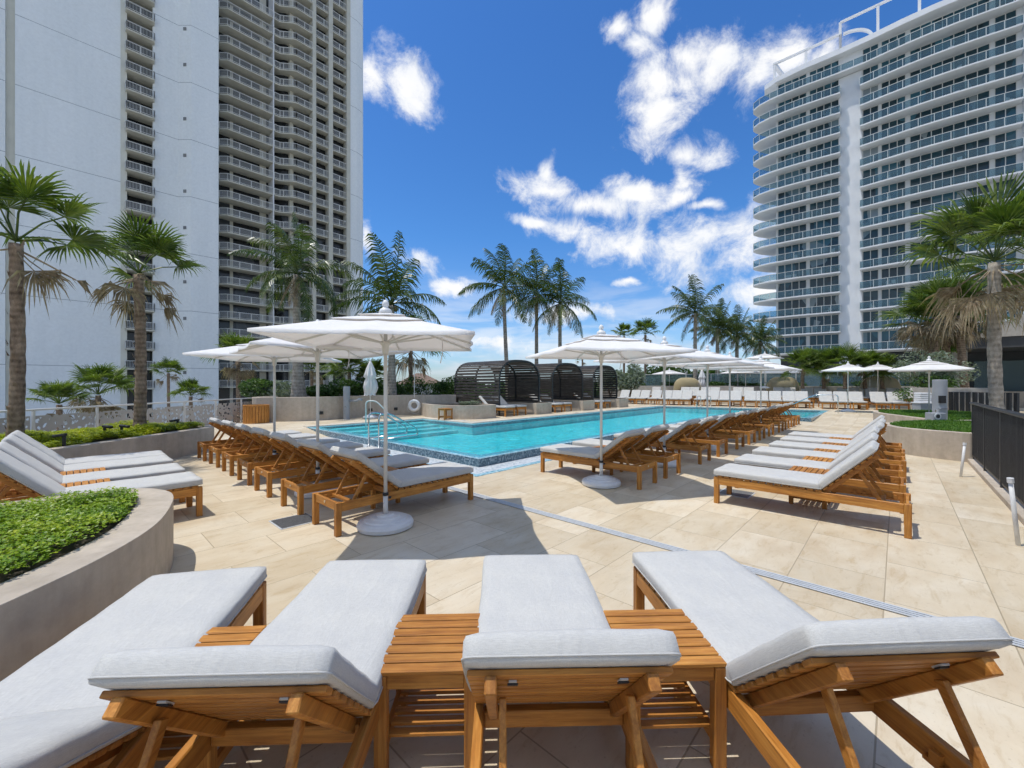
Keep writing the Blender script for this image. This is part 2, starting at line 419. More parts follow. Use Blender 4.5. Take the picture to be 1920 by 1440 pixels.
def perf():
    m=NT('perforated_panel'); p=m.pos()
    sp=m.n('ShaderNodeSeparateXYZ',inp={'Vector':p})
    q=m.n('ShaderNodeCombineXYZ',inp={'X':sp.outputs['Y'],'Y':sp.outputs['Z']}).outputs[0]
    d=m.n('ShaderNodeTexNoise',inp={'Vector':q,'Scale':5.,'Detail':2.})
    dv=m.n('ShaderNodeVectorMath',operation='SCALE',inp={0:d.outputs['Color'],'Scale':.22}).outputs[0]
    qq=m.n('ShaderNodeVectorMath',operation='ADD',inp={0:q,1:dv}).outputs[0]
    v=m.n('ShaderNodeTexVoronoi',feature='F1',voronoi_dimensions='2D',inp={'Vector':qq,'Scale':7.4,'Randomness':.8})
    hole=m.math('LESS_THAN',v.outputs['Distance'],m.math('MULTIPLY_ADD',m.n('ShaderNodeSeparateColor',inp={'Color':v.outputs['Color']}).outputs[0],.18,.165))
    col=m.ramp(m.noise(p,2,4),[(.3,(.40,.375,.34)),(.7,(.47,.445,.41))])
    m.set(col,.55)
    t=m.n('ShaderNodeBsdfTransparent')
    x=m.n('ShaderNodeMixShader',inp={0:hole}); m.link(m.b.outputs[0],x.inputs[1]); m.link(t.outputs[0],x.inputs[2])
    m.link(x.outputs[0],m.out.inputs['Surface']); return m.m
M['perf']=perf()
M['slat_dark']=teak('weathered_dark_slat',(.026,.023,.020),(.062,.056,.050),(.14,.13,.12),(30,2.,30))
def weave():
    m=NT('cream_woven_wicker'); p=m.pos()
    m.set(m.ramp(m.noise(p,14,4),[(.3,(.60,.55,.43)),(.7,(.74,.69,.56))]),.7)
    t=m.n('ShaderNodeBsdfTranslucent',inp={'Color':(.85,.78,.60,1)}); x=m.n('ShaderNodeMixShader',inp={0:.6}); m.link(m.b.outputs[0],x.inputs[1]); m.link(t.outputs[0],x.inputs[2]); m.link(x.outputs[0],m.out.inputs['Surface']); return m.m
M['weave']=weave()
M['soil']=plain('soil',(.045,.035,.022),.95,0,.3,8,.4)
M['land']=NT('far_ground').m
def land():
    m=NT('far_ground_cover'); p=m.pos()
    col=m.ramp(m.noise(p,.02,6,.6),[(.3,(.24,.24,.18)),(.55,(.44,.42,.37)),(.75,(.55,.53,.47))])
    m.set(col,.9); return m.m
M['land']=land()
M['roof_tile']=plain('brown_roof_shingle',(.22,.15,.11),.85,0,.2,2)
M['louvre']=plain('dark_grey_cladding',(.055,.057,.06),.6,0,.15,2)
M['rope']=plain('rope',(.6,.6,.56),.8,0,.1)
M['towel']=plain('white_towel',(.74,.74,.74),.95,0,.05,20,.3)
M['drain']=plain('drain_steel',(.52,.54,.55),.5,0,.1,12)
M['drain_dk']=plain('drain_grate',(.12,.125,.13),.5,.2,.2,40)
M['coco']=plain('coconut',(.16,.12,.05),.5,0,.2)
M['blue']=plain('blue_plastic',(.02,.14,.42),.5,0,.1)
# ------------------------------------------------------------------ world
SUN=Vector((-.33,-.05,1)).normalized()
elev=math.asin(SUN.z); azi=math.atan2(SUN.x,SUN.y)
def build_world():
    w=bpy.data.worlds.new('World'); sc.world=w; w.use_nodes=True
    class W(NT):
        def __init__(s): s.t=w.node_tree
    m=W(); t=w.node_tree; bg=t.nodes['Background']
    sky=m.n('ShaderNodeTexSky',sky_type='NISHITA'); sky.sun_disc=False
    sky.sun_elevation=elev; sky.sun_rotation=azi; sky.air_density=1.0; sky.dust_density=.6; sky.ozone_density=2.2; sky.altitude=0
    d=m.n('ShaderNodeTexCoord').outputs['Generated']
    sx=m.n('ShaderNodeSeparateXYZ',inp={'Vector':d})
    az=m.math('ARCTAN2',sx.outputs['X'],sx.outputs['Y'])
    el=m.math('ARCSINE',m.math('MINIMUM',m.math('MAXIMUM',sx.outputs['Z'],-1.),1.))
    # photographic grading of the clear sky
    grade=m.n('ShaderNodeHueSaturation',inp={'Saturation':1.12,'Value':1.0,'Color':sky.outputs[0]})
    elr=m.ramp(m.math('DIVIDE',el,1.2),[(0,(.62,.78,1.05)),(.10,(.68,.86,1.08)),(.28,(.47,.81,1.12)),(.6,(.42,.76,1.12)),(1,(.5,.8,1.1))])
    base=m.mix(grade.outputs[0],elr,1.,'MULTIPLY')
    ae=m.n('ShaderNodeCombineXYZ',inp={'X':az,'Y':el}).outputs[0]
    # warp for ragged outlines
    wn=m.n('ShaderNodeTexNoise',inp={'Vector':d,'Scale':7.,'Detail':2.,'Roughness':.6})
    wv=m.n('ShaderNodeVectorMath',operation='SUBTRACT',inp={0:wn.outputs['Color'],1:(.5,.5,.5)})
    wv=m.n('ShaderNodeVectorMath',operation='SCALE',inp={0:wv.outputs[0],'Scale':.07})
    aew=m.n('ShaderNodeVectorMath',operation='ADD',inp={0:ae,1:wv.outputs[0]}).outputs[0]
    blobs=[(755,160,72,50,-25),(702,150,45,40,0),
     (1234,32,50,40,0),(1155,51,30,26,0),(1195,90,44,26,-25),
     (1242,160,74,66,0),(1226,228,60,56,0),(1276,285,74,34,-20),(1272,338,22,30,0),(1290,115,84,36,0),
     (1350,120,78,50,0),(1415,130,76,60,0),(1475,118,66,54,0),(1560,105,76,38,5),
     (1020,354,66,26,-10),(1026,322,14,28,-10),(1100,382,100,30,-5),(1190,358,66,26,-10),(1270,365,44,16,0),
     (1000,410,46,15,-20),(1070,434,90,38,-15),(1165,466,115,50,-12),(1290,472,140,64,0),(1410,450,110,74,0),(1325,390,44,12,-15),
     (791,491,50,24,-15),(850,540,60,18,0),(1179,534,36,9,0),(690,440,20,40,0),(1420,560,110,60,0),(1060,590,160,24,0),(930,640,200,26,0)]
    cur=None
    for px,py,rx,ry,rot in blobs:
        a=math.atan((px-960)/775); e=math.atan((720-py)/math.hypot(775,px-960))
        ra=rx/775*math.cos(a)**2; re=ry/775*math.cos(a)*math.cos(e)**1.2
        soft=1.0
        mp=m.n('ShaderNodeMapping',vector_type='TEXTURE',inp={'Vector':aew,'Location':(a,e,0),'Rotation':(0,0,R(rot)),'Scale':(ra*1.25,re*1.25,1)})
        ln=m.n('ShaderNodeVectorMath',operation='LENGTH',inp={0:mp.outputs[0]}).outputs['Value']
        if py>545: ln=m.math('ADD',ln,.24)
        elif py>425: ln=m.math('ADD',ln,.13)
        elif rx>70 and py<340: ln=m.math('ADD',ln,.06)
        cur=ln if cur is None else m.n('ShaderNodeMath',operation='SMOOTH_MIN',inp={0:cur,1:ln,2:.25}).outputs[0]
    body=m.math('SUBTRACT',1.0,cur)
    f1=m.noise(d,12,8,.68,.35); f2=m.noise(m.mapping(d,(1,1,2.2)),4.2,4,.6,.3)
    front=m.math('ADD',body,m.math('MULTIPLY',m.math('SUBTRACT',f1,.5),2.35))
    dens=m.n('ShaderNodeMapRange',interpolation_type='SMOOTHSTEP',inp={'Value':front,'From Min':.03,'From Max':.88}).outputs[0]
    # unseen clouds behind the viewer, widened as white fill light; thin streaks near horizon
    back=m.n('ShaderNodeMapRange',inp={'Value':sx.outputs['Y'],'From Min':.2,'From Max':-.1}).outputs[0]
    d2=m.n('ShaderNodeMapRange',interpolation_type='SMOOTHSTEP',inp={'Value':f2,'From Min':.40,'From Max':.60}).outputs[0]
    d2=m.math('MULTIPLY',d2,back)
    f3=m.noise(m.mapping(d,(1.2,1.2,7)),3.4,4,.6,.4)
    low=m.n('ShaderNodeMapRange',inp={'Value':el,'From Min':.27,'From Max':.04}).outputs[0]
    d3=m.math('MULTIPLY',m.math('MULTIPLY',m.n('ShaderNodeMapRange',interpolation_type='SMOOTHSTEP',inp={'Value':f3,'From Min':.40,'From Max':.66}).outputs[0],low),.78)
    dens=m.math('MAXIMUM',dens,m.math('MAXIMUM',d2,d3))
    shade=m.math('MULTIPLY_ADD',m.noise(d,9,4,.6,.2),1.0,m.math('MULTIPLY',body,.15))
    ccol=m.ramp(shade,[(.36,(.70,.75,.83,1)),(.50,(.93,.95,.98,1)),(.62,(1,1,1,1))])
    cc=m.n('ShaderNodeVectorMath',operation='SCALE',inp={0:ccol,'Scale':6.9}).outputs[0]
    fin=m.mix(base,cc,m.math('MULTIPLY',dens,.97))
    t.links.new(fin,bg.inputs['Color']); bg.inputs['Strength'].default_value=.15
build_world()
sl=bpy.data.lights.new('sun','SUN'); sl.energy=3.5; sl.angle=R(.53); sl.color=(1,.965,.91)
so=bpy.data.objects.new('sun',sl); COL.objects.link(so); so.location=(-8,-2,30)
so.rotation_euler=SUN.to_track_quat('Z','Y').to_euler()
cam=bpy.data.cameras.new('camera'); co=bpy.data.objects.new('camera',cam); COL.objects.link(co)
co.location=(0,0,1.6); co.rotation_euler=(R(90),0,0); cam.sensor_width=36; cam.lens=36*775/1920
cam.clip_start=.05; cam.clip_end=3000; sc.camera=co
sc.view_settings.view_transform='Standard'; sc.view_settings.look='None'; sc.view_settings.exposure=0
try:
    sc.cycles.use_denoising=True; sc.cycles.use_adaptive_sampling=True; sc.cycles.adaptive_threshold=.03; sc.cycles.adaptive_min_samples=16
    sc.cycles.max_bounces=6; sc.cycles.diffuse_bounces=3; sc.cycles.glossy_bounces=3; sc.cycles.transparent_max_bounces=16
except Exception: pass
# ------------------------------------------------------------------ ground and deck
def ground_sheet():
    m=MB(); m.add([(-1500,-1500,-8),(1500,-1500,-8),(1500,1500,-8),(-1500,1500,-8)],[(0,1,2,3)])
    tag(m.build('ground',M['land']),kind='structure')
ground_sheet()
PS1=21.5; T1=5.35; T2=8.35; SA=4.6; SB=15.85; TB=-3.23
def warp(s,t):
    k=max(0,min(1,(s-17)/4.5)); return (s-.211*(t-1.16)*k, t)
def in_pool(s,t):
    if 0<s<SA and 0<t<T2: return True
    if SA<=s<PS1 and 0<t<T1: return True
    if SB<s<PS1 and TB<t<=0: return True
    return False
def deck():
    ss=sorted(set([0,SA,SB,PS1]+[round(-13+i*.75,3) for i in range(66)])); ss=[a for i,a in enumerate(ss) if i==0 or a-ss[i-1]>.12 or a in (0,SA,SB,PS1)]
    tt=sorted(set([0,T1,T2,TB]+[round(-12+i*.75,3) for i in range(38)])); tt=[a for i,a in enumerate(tt) if i==0 or a-tt[i-1]>.12 or a in (0,T1,T2,TB)]
    bm=bmesh.new(); vc={}
    def g(i,j):
        if (i,j) not in vc:
            s,t=warp(ss[i],tt[j]); x,y=st(s,t); vc[(i,j)]=bm.verts.new((x,y,deck_z(s,t)))
        return vc[(i,j)]
    for i in range(len(ss)-1):
        for j in range(len(tt)-1):
            cs,ct=(ss[i]+ss[i+1])/2,(tt[j]+tt[j+1])/2
            if in_pool(cs,ct): continue
            x,y=st(cs,ct)
            if x<-10.35 and y<18: continue
            bm.faces.new((g(i,j),g(i+1,j),g(i+1,j+1),g(i,j+1)))
    me=bpy.data.meshes.new('pool_deck'); bm.to_mesh(me); bm.free(); me.materials.append(M['deck'])
    tag(put('pool_deck',me),kind='structure')
    m=MB(); m.box(-40,60,-30,70,-8,-2.2,None)
deck()
PO=[(0,0),(SB,0),(SB,TB),(PS1,TB),(PS1,T1),(SA,T1),(SA,T2),(0,T2)]
def pool():
    po=[st(*warp(*p)) for p in PO]
    m=MB()
    m.wall(po,.30,-1.3,.16,True)
    inner=MB().wall(po,.30,0,1,True)
    # outer face mosaic + rim
    w=tag(m.build('pool_wall',M['mosaic_wall'],fixn=True),kind='structure')
    m=MB(); out=MB().wall(po,-.004,0,1,True); m.wall(out,.315,.161,.168,True)
    tag(m.build('pool_rim',M['mosaic_rim'],fixn=True),kind='structure')
    m=MB(); 
    bm=bmesh.new(); vs=[bm.verts.new((x,y,-.20)) for x,y in po]; bm.faces.new(vs)
    me=bpy.data.meshes.new('pool_floor'); bm.to_mesh(me); bm.free(); me.materials.append(M['basin']); tag(put('pool_floor',me),kind='structure')
    # plastered inside faces
    m=MB(); ins=MB().wall(po,.303,0,1,True); 
    n=len(ins); m.add([(x,y,z) for z in (-.25,.06) for x,y in ins],[(i,(i+1)%n,n+(i+1)%n,n+i) for i in range(n)])
    tag(m.build('pool_lining',M['basin']),kind='structure')
    m=MB(); m.add([(x,y,z) for z in (.059,.158) for x,y in ins],[(i,(i+1)%n,n+(i+1)%n,n+i) for i in range(n)])
    tag(m.build('waterline_tiles',M['mosaic_wall']),kind='structure')
    # water
    ins2=MB().wall(po,.26,0,1,True)
    bm=bmesh.new(); bm.faces.new([bm.verts.new((x,y,.1705)) for x,y in MB().wall(po,.10,0,1,True)])
    me=bpy.data.meshes.new('pool_water'); bm.to_mesh(me); bm.free(); me.materials.append(M['water']); tag(put('pool_water',me),kind='structure')
    # shelf steps along the left end
    for k in range(4):
        m=MB(); t1=T2-.31; t0=t1-.55*(k+1)
        zt=.10-.065*k
        m.prism([st(.31,t0),st(SA-.31,t0),st(SA-.31,t1-.55*k),st(.31,t1-.55*k)],-.195,zt)
        tag(m.build('pool_step',M['basin']),kind='structure')
        m=MB(); m.prism([st(.32,t0-.004),st(SA-.32,t0-.004),st(SA-.32,t0+.09),st(.32,t0+.09)],zt+.003,zt+.014)
        tag(m.build('pool_step_edge',M['step_white']),kind='structure')
    # overflow channel around the raised sides: pale pebble strip and blue mosaic band
    z=.004
    def strip(pts,z0,z1,name,mat):
        m=MB(); m.prism(pts,z0,z1); return tag(m.build(name,mat),kind='structure')
    strip([st(-.42,-.42),st(SB-.0,-.42),st(SB-.0,-.002),st(-.0,-.002)],-.03,.006,'overflow_grate',M['grate'])
    strip([st(-.42,-.42),st(-.002,-.002),st(-.002,6.6),st(-.42,6.6)],-.03,.0061,'overflow_grate',M['grate'])
    strip([st(-.56,-.56),st(SB-.0,-.56),st(SB,-.424),st(-.424,-.424)],-.03,.0075,'overflow_band',M['mosaic_rim'])
    strip([st(-.56,-.56),st(-.424,-.424),st(-.424,6.6),st(-.56,6.6)],-.03,.0076,'overflow_band',M['mosaic_rim'])
    # pale coping on the far side
    m=MB(); 
    a=[st(*warp(*p)) for p in ((0,T2+.001),(SA+.001,T2+.001),(SA+.001,T1+.001),(PS1+.001,T1+.001),(PS1+.001,TB-.05))]
    o=m.wall(a,.34,.05,.203); tag(m.build('pool_coping',M['coping'],fixn=True,bevel=.008),kind='structure')
def grate_mat():
    m=NT('pebble_grate'); p=m.pos(); q=m.mapping(p,(1,1,1),(0,0,-AU))
    v=m.n('ShaderNodeTexVoronoi',inp={'Vector':q,'Scale':26.})
    g=m.n('ShaderNodeSeparateColor',inp={'Color':v.outputs['Color']}).outputs[0]
    col=m.ramp(g,[(0,(.30,.36,.40)),(.4,(.50,.54,.56)),(1,(.62,.64,.64))])
    m.set(col,.5,normal=m.bump(v.outputs['Distance'],.5,.01)); return m.m
M['grate']=grate_mat()
M['coping']=concrete('pale_stone_coping',(.60,.54,.44))
pool()
def drains():
    # slot drain across the deck
    t=thing('slot_drain',st3(-1.36,0,0),AU,'long pale steel slot drain running across the paving','drain')
    m=MB(); m.box(-.055,.055,-8.5,6.2,.002,.006); m.build('channel',M['drain_dk'],t)
    for x in (-.048,-.016,.016,.048):
        m=MB(); m.box(x-.0095,x+.0095,-8.5,6.2,.006,.011); m.build('slot_bar',M['drain'],t)
    for i,(px,py,lab) in enumerate(((552,977,'square dark grey floor drain beside the loungers left of the pool'),(1380,925,'square dark grey floor drain under the right row of loungers'))):
        D=775*1.6/(py-720)
        t=thing('floor_drain',((px-960)/775*D,D,0),AU,lab,'drain')
        m=MB(); m.box(-.21,.21,-.21,.21,.001,.006); m.build('frame',M['drain'],t)
        m=MB()
        for k in range(17): m.box(-.195,.195,-.19+k*.0225,-.19+k*.0225+.014,.006,.010)
        m.build('grate',M['drain_dk'],t)
drains()
for s_,t_,l in ((4.95,6.3,'small white depth marker tile on the coping by the rounded planter'),(11.5,5.52,'small white depth marker tile on the coping before the middle cabana')):
    t=thing('depth_marker',st3(s_,t_,.206),AU if s_>6 else AU+math.pi/2,l,'tile')
    m=MB(); m.box(-.16,.16,-.08,.08,0,.004); m.build('tile',M['white_plastic'],t)
    m=MB()
    for k in (-.09,-.02,.07): m.box(k-.018,k+.018,-.045,.045,.004,.006)
    m.build('marking',M['dark_metal'],t)
# ------------------------------------------------------------------ planters and walls
random.seed(5)
def inside(p,poly):
    x,y=p; c=False; n=len(poly); j=n-1
    for i in range(n):
        xi,yi=poly[i]; xj,yj=poly[j]
        if (yi>y)!=(yj>y) and x<(xj-xi)*(y-yi)/(yj-yi)+xi: c=not c
        j=i
    return c
def smooth_line(pts,n=6,closed=False):
    out=[]; N=len(pts)
    rng=range(N if closed else N-1)
    for i in rng:
        p0=pts[i-1] if (closed or i>0) else pts[0]; p1=pts[i]; p2=pts[(i+1)%N]; p3=pts[(i+2)%N] if (closed or i+2<N) else pts[-1]
        for k in range(n):
            t=k/n
            q=[.5*((2*p1[a])+(-p0[a]+p2[a])*t+(2*p0[a]-5*p1[a]+4*p2[a]-p3[a])*t*t+(-p0[a]+3*p1[a]-3*p2[a]+p3[a])*t**3) for a in (0,1)]
            out.append(tuple(q))
    if not closed: out.append(pts[-1])
    return out
def leaf_field(poly,z,n,size,name,mat,label,seed,hmax=.09,mound=.04,spike=False):
    rnd=random.Random(seed); xs=[p[0] for p in poly]; ys=[p[1] for p in poly]; m=MB(); k=0
    from mathutils import noise as mn
    tries=0
    while k<n and tries<n*6:
        tries+=1
        x=rnd.uniform(min(xs),max(xs)); y=rnd.uniform(min(ys),max(ys))
        if not inside((x,y),poly): continue
        b=mound*(mn.noise(Vector((x*1.6,y*1.6,seed)))+.4*mn.noise(Vector((x*5,y*5,seed)))) 
        zc=z+b+rnd.uniform(0,1)**1.5*hmax
        k+=1
        if spike:
            a=rnd.uniform(0,6.28); l=size*rnd.uniform(.7,1.3); w=size*.16
            dx,dy=math.cos(a),math.sin(a); tilt=rnd.uniform(.2,.7)
            m.add([(x-dy*w,y+dx*w,zc-size*.5),(x+dy*w,y-dx*w,zc-size*.5),(x+dx*l*tilt,y+dy*l*tilt,zc+l*.5)],[(0,1,2)])
            continue
        a0=rnd.uniform(0,6.28); nl=3
        for q in range(nl):
            a=a0+q*6.283/nl+rnd.uniform(-.4,.4); l=size*rnd.uniform(.7,1.25); w=l*rnd.uniform(.30,.42); up=rnd.uniform(-.25,.55)
            dx,dy=math.cos(a),math.sin(a)
            m.add([(x,y,zc),(x+dx*l*.5-dy*w,y+dy*l*.5+dx*w,zc+up*l*.5+.004),(x+dx*l,y+dy*l,zc+up*l*.8),(x+dx*l*.5+dy*w,y+dy*l*.5-dx*w,zc+up*l*.5-.002)],[(0,1,2,3)])
    return tag(m.build(name,mat),label,'plants',kind='stuff')
def planter(outer,th,h,label,soil_z=None,name='planter',closed=True,z0=-.3):
    t=thing(name,(outer[0][0],outer[0][1],0),0,label,'planter')
    o=outer[0]
    loc=[(x-o[0],y-o[1]) for x,y in outer]
    a=sum(loc[i][0]*loc[(i+1)%len(loc)][1]-loc[(i+1)%len(loc)][0]*loc[i][1] for i in range(len(loc)))
    if a<0: loc=loc[::-1]
    m=MB(); inn=m.wall(loc,th,z0,h,True); m.build('wall',M['concrete'],t,fixn=True,bevel=.012,segs=2)
    m=MB(); m.prism(inn,0,h-.05 if soil_z is None else soil_z,bottom=False); m.build('soil',M['soil'],t,fixn=True)
    return [(x+o[0],y+o[1]) for x,y in inn]
# front-left curved planter
p2=[(-2.38,-1.5),(-2.38,.2),(-2.39,1.2),(-2.42,2.15),(-2.50,2.65),(-2.66,3.10),(-2.95,3.58),(-3.20,3.90),(-3.42,4.06),(-3.70,4.13),(-4.05,4.0),(-4.6,3.52),(-5.6,2.7),(-6.6,1.6),(-7.0,.2),(-7.0,-1.5)]
p2=smooth_line(p2,5)
in2=planter(p2,.25,.56,'curved concrete planter in the left foreground beside the nearest loungers')
leaf_field([(x,y) for x,y in in2 if True],.575,62000,.0225,'ground_cover',M['cover'],'bright green leafy ground cover filling the front left curved planter',3,.07,.05)
# back-left planter
p1=[(-7.3,10.1),(-7.25,9.2),(-7.27,7.8),(-7.32,6.7),(-7.62,5.9),(-8.3,5.2),(-9.5,4.8),(-10.0,5.6),(-9.75,7.5),(-9.55,9.0),(-9.35,10.0),(-8.6,10.35),(-7.7,10.4)]
p1=smooth_line(p1,5,True)
in1=planter(p1,.2,.56,'long low concrete planter with two fan palms in front of the perforated fence')
leaf_field(in1,.58,24000,.034,'ground_cover',M['cover_yl'],'yellow green ground cover under the two fan palms by the fence',4,.09,.12)
# right planters
p3=[(8.97,9.75),(8.95,9.45),(9.0,9.1),(9.18,8.72),(9.45,8.40),(10.4,8.9),(11.6,9.9),(12.2,10.9),(11.6,11.3),(10.4,11.1),(9.4,10.5)]
in3=planter(smooth_line(p3,4,True),.15,.6,'low rounded concrete planter of turf beside the black fence')
leaf_field(in3,.60,14000,.06,'turf',M['cover_dk'],'short green grass in the planter nearest the black fence',6,.03,.02,True)
p4=[(13.6,15.5),(12.85,14.6),(12.4,13.4),(12.0,12.0),(12.3,11.4),(13.4,11.6),(14.6,12.2),(15.6,13.2),(16.2,14.6),(15.6,15.6),(14.6,15.9)]
in4=planter(smooth_line(p4,4,True),.15,.6,'rounded concrete planter of turf farther back beside the grey pillar')
leaf_field(in4,.60,14000,.07,'turf',M['cover_dk'],'short green grass in the planter farther back beside the grey pillar',7,.03,.02,True)
# curved low planter near the cabanas
p5=[st(*p) for p in ((5.6,10.0),(5.12,9.0),(4.98,8.3),(5.05,7.5),(5.35,6.75),(5.9,6.42),(6.75,6.4),(6.98,6.7),(7.0,7.6),(7.0,9.0),(7.0,10.0),(6.0,10.2))]
in5=planter(smooth_line(p5,4,True),.2,.74,'rounded concrete planter standing left of the nearest slatted cabana')
leaf_field([(x*.35+st(6.3,7.0)[0]*.65,y*.35+st(6.3,7.0)[1]*.65) for x,y in in5],.70,900,.05,'low_plants',M['olive'],'low grey green plants in the rounded planter before the first cabana',8,.16,.1)
# back wall (raised bed) at the left
w1=[(-9.95,17.2),(-9.9,15.75),(-9.3,15.45),(-8.4,15.55),(-7.5,15.95),(-6.9,16.7),(-6.35,17.75),(-5.6,18.5),(-4.6,18.9),(-3.4,18.9),(-2.6,19.2)]
w1=smooth_line(w1,5)
def backwall():
    t=thing('garden_wall',(0,0,0),0,'curved grey concrete wall behind the far left of the pool','wall')
    m=MB(); m.wall(w1,.22,-.3,1.1); m.build('wall',M['concrete'],t,fixn=True,bevel=.012,segs=2)
    m=MB(); m.prism([(-9.7,17.2)]+[(x-.05,y+.15) for x,y in w1[5:]]+[(-2.6,26),(-12,26)],-.2,.95,bottom=False); m.build('soil',M['soil'],t,fixn=True)
    for x,y in ((-7.35,16.06),(-5.2,18.68),(-6.1,18.0)):
        m=MB(); m.box(-.07,.07,-.02,.05,.42,.54); m.build('recessed_light',M['black'],t,loc=(x-.03,y-.06,0),rz=R(40))
backwall()
# plinths between the cabanas
for k,s0 in enumerate((9.35,13.2,17.1)):
    lab=['concrete plinth between the first and second slatted cabanas','concrete plinth between the second and third slatted cabanas','concrete plinth at the right of the third slatted cabana'][k]
    t=thing('plinth',st3(s0,6.3,.19),AU,lab,'plinth','plinths under the cabanas')
    m=MB(); m.box(0,1.15,0,3.6,-.1,.52); m.build('block',M['concrete'],t,bevel=.012,segs=2)
    m=MB(); m.box(.12,1.03,.12,3.48,.52,.545); m.build('soil',M['soil'],t)
# ------------------------------------------------------------------ cabanas
def cab_profile(w,n=64):
    pts=[]
    z0,zt=.62,2.48; a=w/2; b=1.05
    for i in range(n+1):
        u=i/n
        # superellipse top on short straight sides
        th=math.pi*u
        x=-math.copysign(abs(math.cos(th))**.72,math.cos(th))*a
        z=(zt-b)+abs(math.sin(th))**.72*b
        pts.append((x,z))
    return [(-a,z0)]+pts+[(a,z0)]
def lenparam(pts,step):
    out=[];acc=0;nxt=0
    for a,b in zip(pts[:-1],pts[1:]):
        L=math.dist(a,b)
        while nxt<=acc+L and L>0:
            f=(nxt-acc)/L; out.append((a[0]+(b[0]-a[0])*f,a[1]+(b[1]-a[1])*f,math.atan2(b[1]-a[1],b[0]-a[0]))); nxt+=step
        acc+=L
    return out
CW=2.75; CD=3.1
def make_cabana():
    t=thing('cabana',(0,0,0),0,'','cabana')
    pf=cab_profile(CW)
    m=MB()
    for x,z,a in lenparam(pf,.14):
        Mx=Matrix.Translation((x,0,z))@Matrix.Rotation(-a,4,'Y')
        m.box(-.052,.052,0,CD,.03,.052,Mx)
    m.build('slat_shell',M['slat_dark'],t)
    for y in (.0,CD/2,CD-.06):
        m=MB()
        pp=lenparam(pf,.09)
        for a,b in zip(pp[:-1],pp[1:]):
            m.beam((a[0],y+.03,a[1]),(b[0],y+.03,b[1]),.06,.055,(0,1,0))
        m.build('arch_rib',M['dark_metal'],t)
    for sx in (-1,1):
        m=MB(); m.box(sx*CW/2-.04,sx*CW/2+.04,0,CD,.5,.62); m.build('base_rail',M['dark_metal'],t)
    for sx in (-1,1):
        for y in (.03,CD/2+.03,CD-.03):
            m=MB(); m.box(sx*CW/2-.035,sx*CW/2+.035,y-.03,y+.03,0,.5); m.build('post',M['dark_metal'],t)
    return t
cab=make_cabana()
for k,(s,lab) in enumerate(((8.98,'nearest dark slatted barrel cabana, at the left of the three'),(12.8,'middle dark slatted barrel cabana of the three'),(16.65,'farthest dark slatted barrel cabana of the three'))):
    o=cab if k==0 else copy_tree(cab)
    o.location=st3(s,6.95,.19); o.rotation_euler=(0,0,AU); tag(o,lab,'cabana','dark slatted cabanas by the pool')
# ------------------------------------------------------------------ loungers
LL=1.92; LW=.62; HX=1.17; BL=.71
def make_lounger(ang,name='sun_lounger',LL=1.92,HX=1.17,BL=.71,CS=None,CB=None):
    t=thing(name,(0,0,0),0,'','sun lounger')
    TL,TC,TU=M['teak_long'],M['teak_cross'],M['teak_up']
    for sy in (-1,1):
        m=MB(); m.box(.06,LL-.06,sy*(LW/2-.02)-.0175,sy*(LW/2-.02)+.0175,.255,.35)
        m.build('side_rail',TL,t,bevel=.004)
    for x0,x1,y1,z0,z1 in ((.02,.048,.055,.262,.352),(LL-.045,LL-.017,.055,.262,.352),(HX-.02,HX+.02,.04,.27,.335)):
        m=MB(); m.box(x0,x1,-LW/2+y1,LW/2-y1,z0,z1); m.build('cross_rail',TC,t,bevel=.004)
    for x in (.03,LL-.03):
        for sy in (-1,1):
            m=MB(); y=sy*(LW/2-.03); m.box(x-.03,x+.03,y-.03,y+.03,0,.355); m.build('leg',TU,t,bevel=.005)
    m=MB(); x=.045
    while x<HX-.03:
        m.box(x,x+.062,-LW/2+.004,LW/2-.004,.353,.371); x+=.082
    m.build('seat_slats',TC,t,bevel=.003)
    b=bpy.data.objects.new('backrest',None)
    Mx=Matrix.Translation((HX+.01,0,.345))@Matrix.Rotation(-ang,4,'Y')
    m=MB(); x=.03
    while x<BL-.05:
        m.box(x,x+.054,-LW/2+.004,LW/2-.004,.012,.030,Mx); x+=.080
    br=m.build('backrest',TC,t,bevel=.003)
    for sy in (-1,1):
        m=MB(); m.box(-.02,BL-.03,sy*.235-.0175,sy*.235+.0175,-.036,.0115,Mx)
        m.build('back_bar',TL,br,bevel=.004)
    # folding prop from the back to the frame notch
    P=Mx@Vector((.42,0,-.02)); 
    foot=Vector((min(HX+.52,LL-.12),0,.30))
    for sy in (-1,1):
        m=MB(); m.beam((P.x,sy*.20,P.z),(foot.x,sy*.20,foot.z),.022,.038); m.build('back_prop',TL,t,bevel=.003)
    m=MB(); m.beam((foot.x,-.25,foot.z),(foot.x,.25,foot.z),.045,.03); m.build('prop_bar',TC,t,bevel=.003)
    for sy in (-1,1):
        m=MB(); m.box(HX+.22,HX+.66,sy*.262-.011,sy*.262+.011,.268,.284)
        for sx in range(5): m.box(HX+.24+sx*.09,HX+.275+sx*.09,sy*.262-.010,sy*.262+.010,.2835,.318)
        m.build('notch_rack',TL,t)
    cs=put('seat_cushion',CS or CUSH_S,t,(-.004,0,.375))
    cb=put('back_cushion',CB or CUSH_B,t); cb.matrix_local=Mx@Matrix.Translation((.015,0,.032))
    for sy in (-1,1):
        m=MB(); m.box(BL-.16,BL-.115,sy*.17-.012,sy*.17+.012,.006,.0115,Mx); m.build('strap',M['rope'],br)
        m=MB(); m.box(BL-.15,BL-.125,sy*.17-.016,sy*.17+.016,.001,.0055,Mx); m.build('buckle',M['black'],br)
    m=MB(); m.tube([(LL-.016,0,.315),(LL-.008,0,.315)],.014,10); m.build('nameplate',M['brass'],t)
    return t
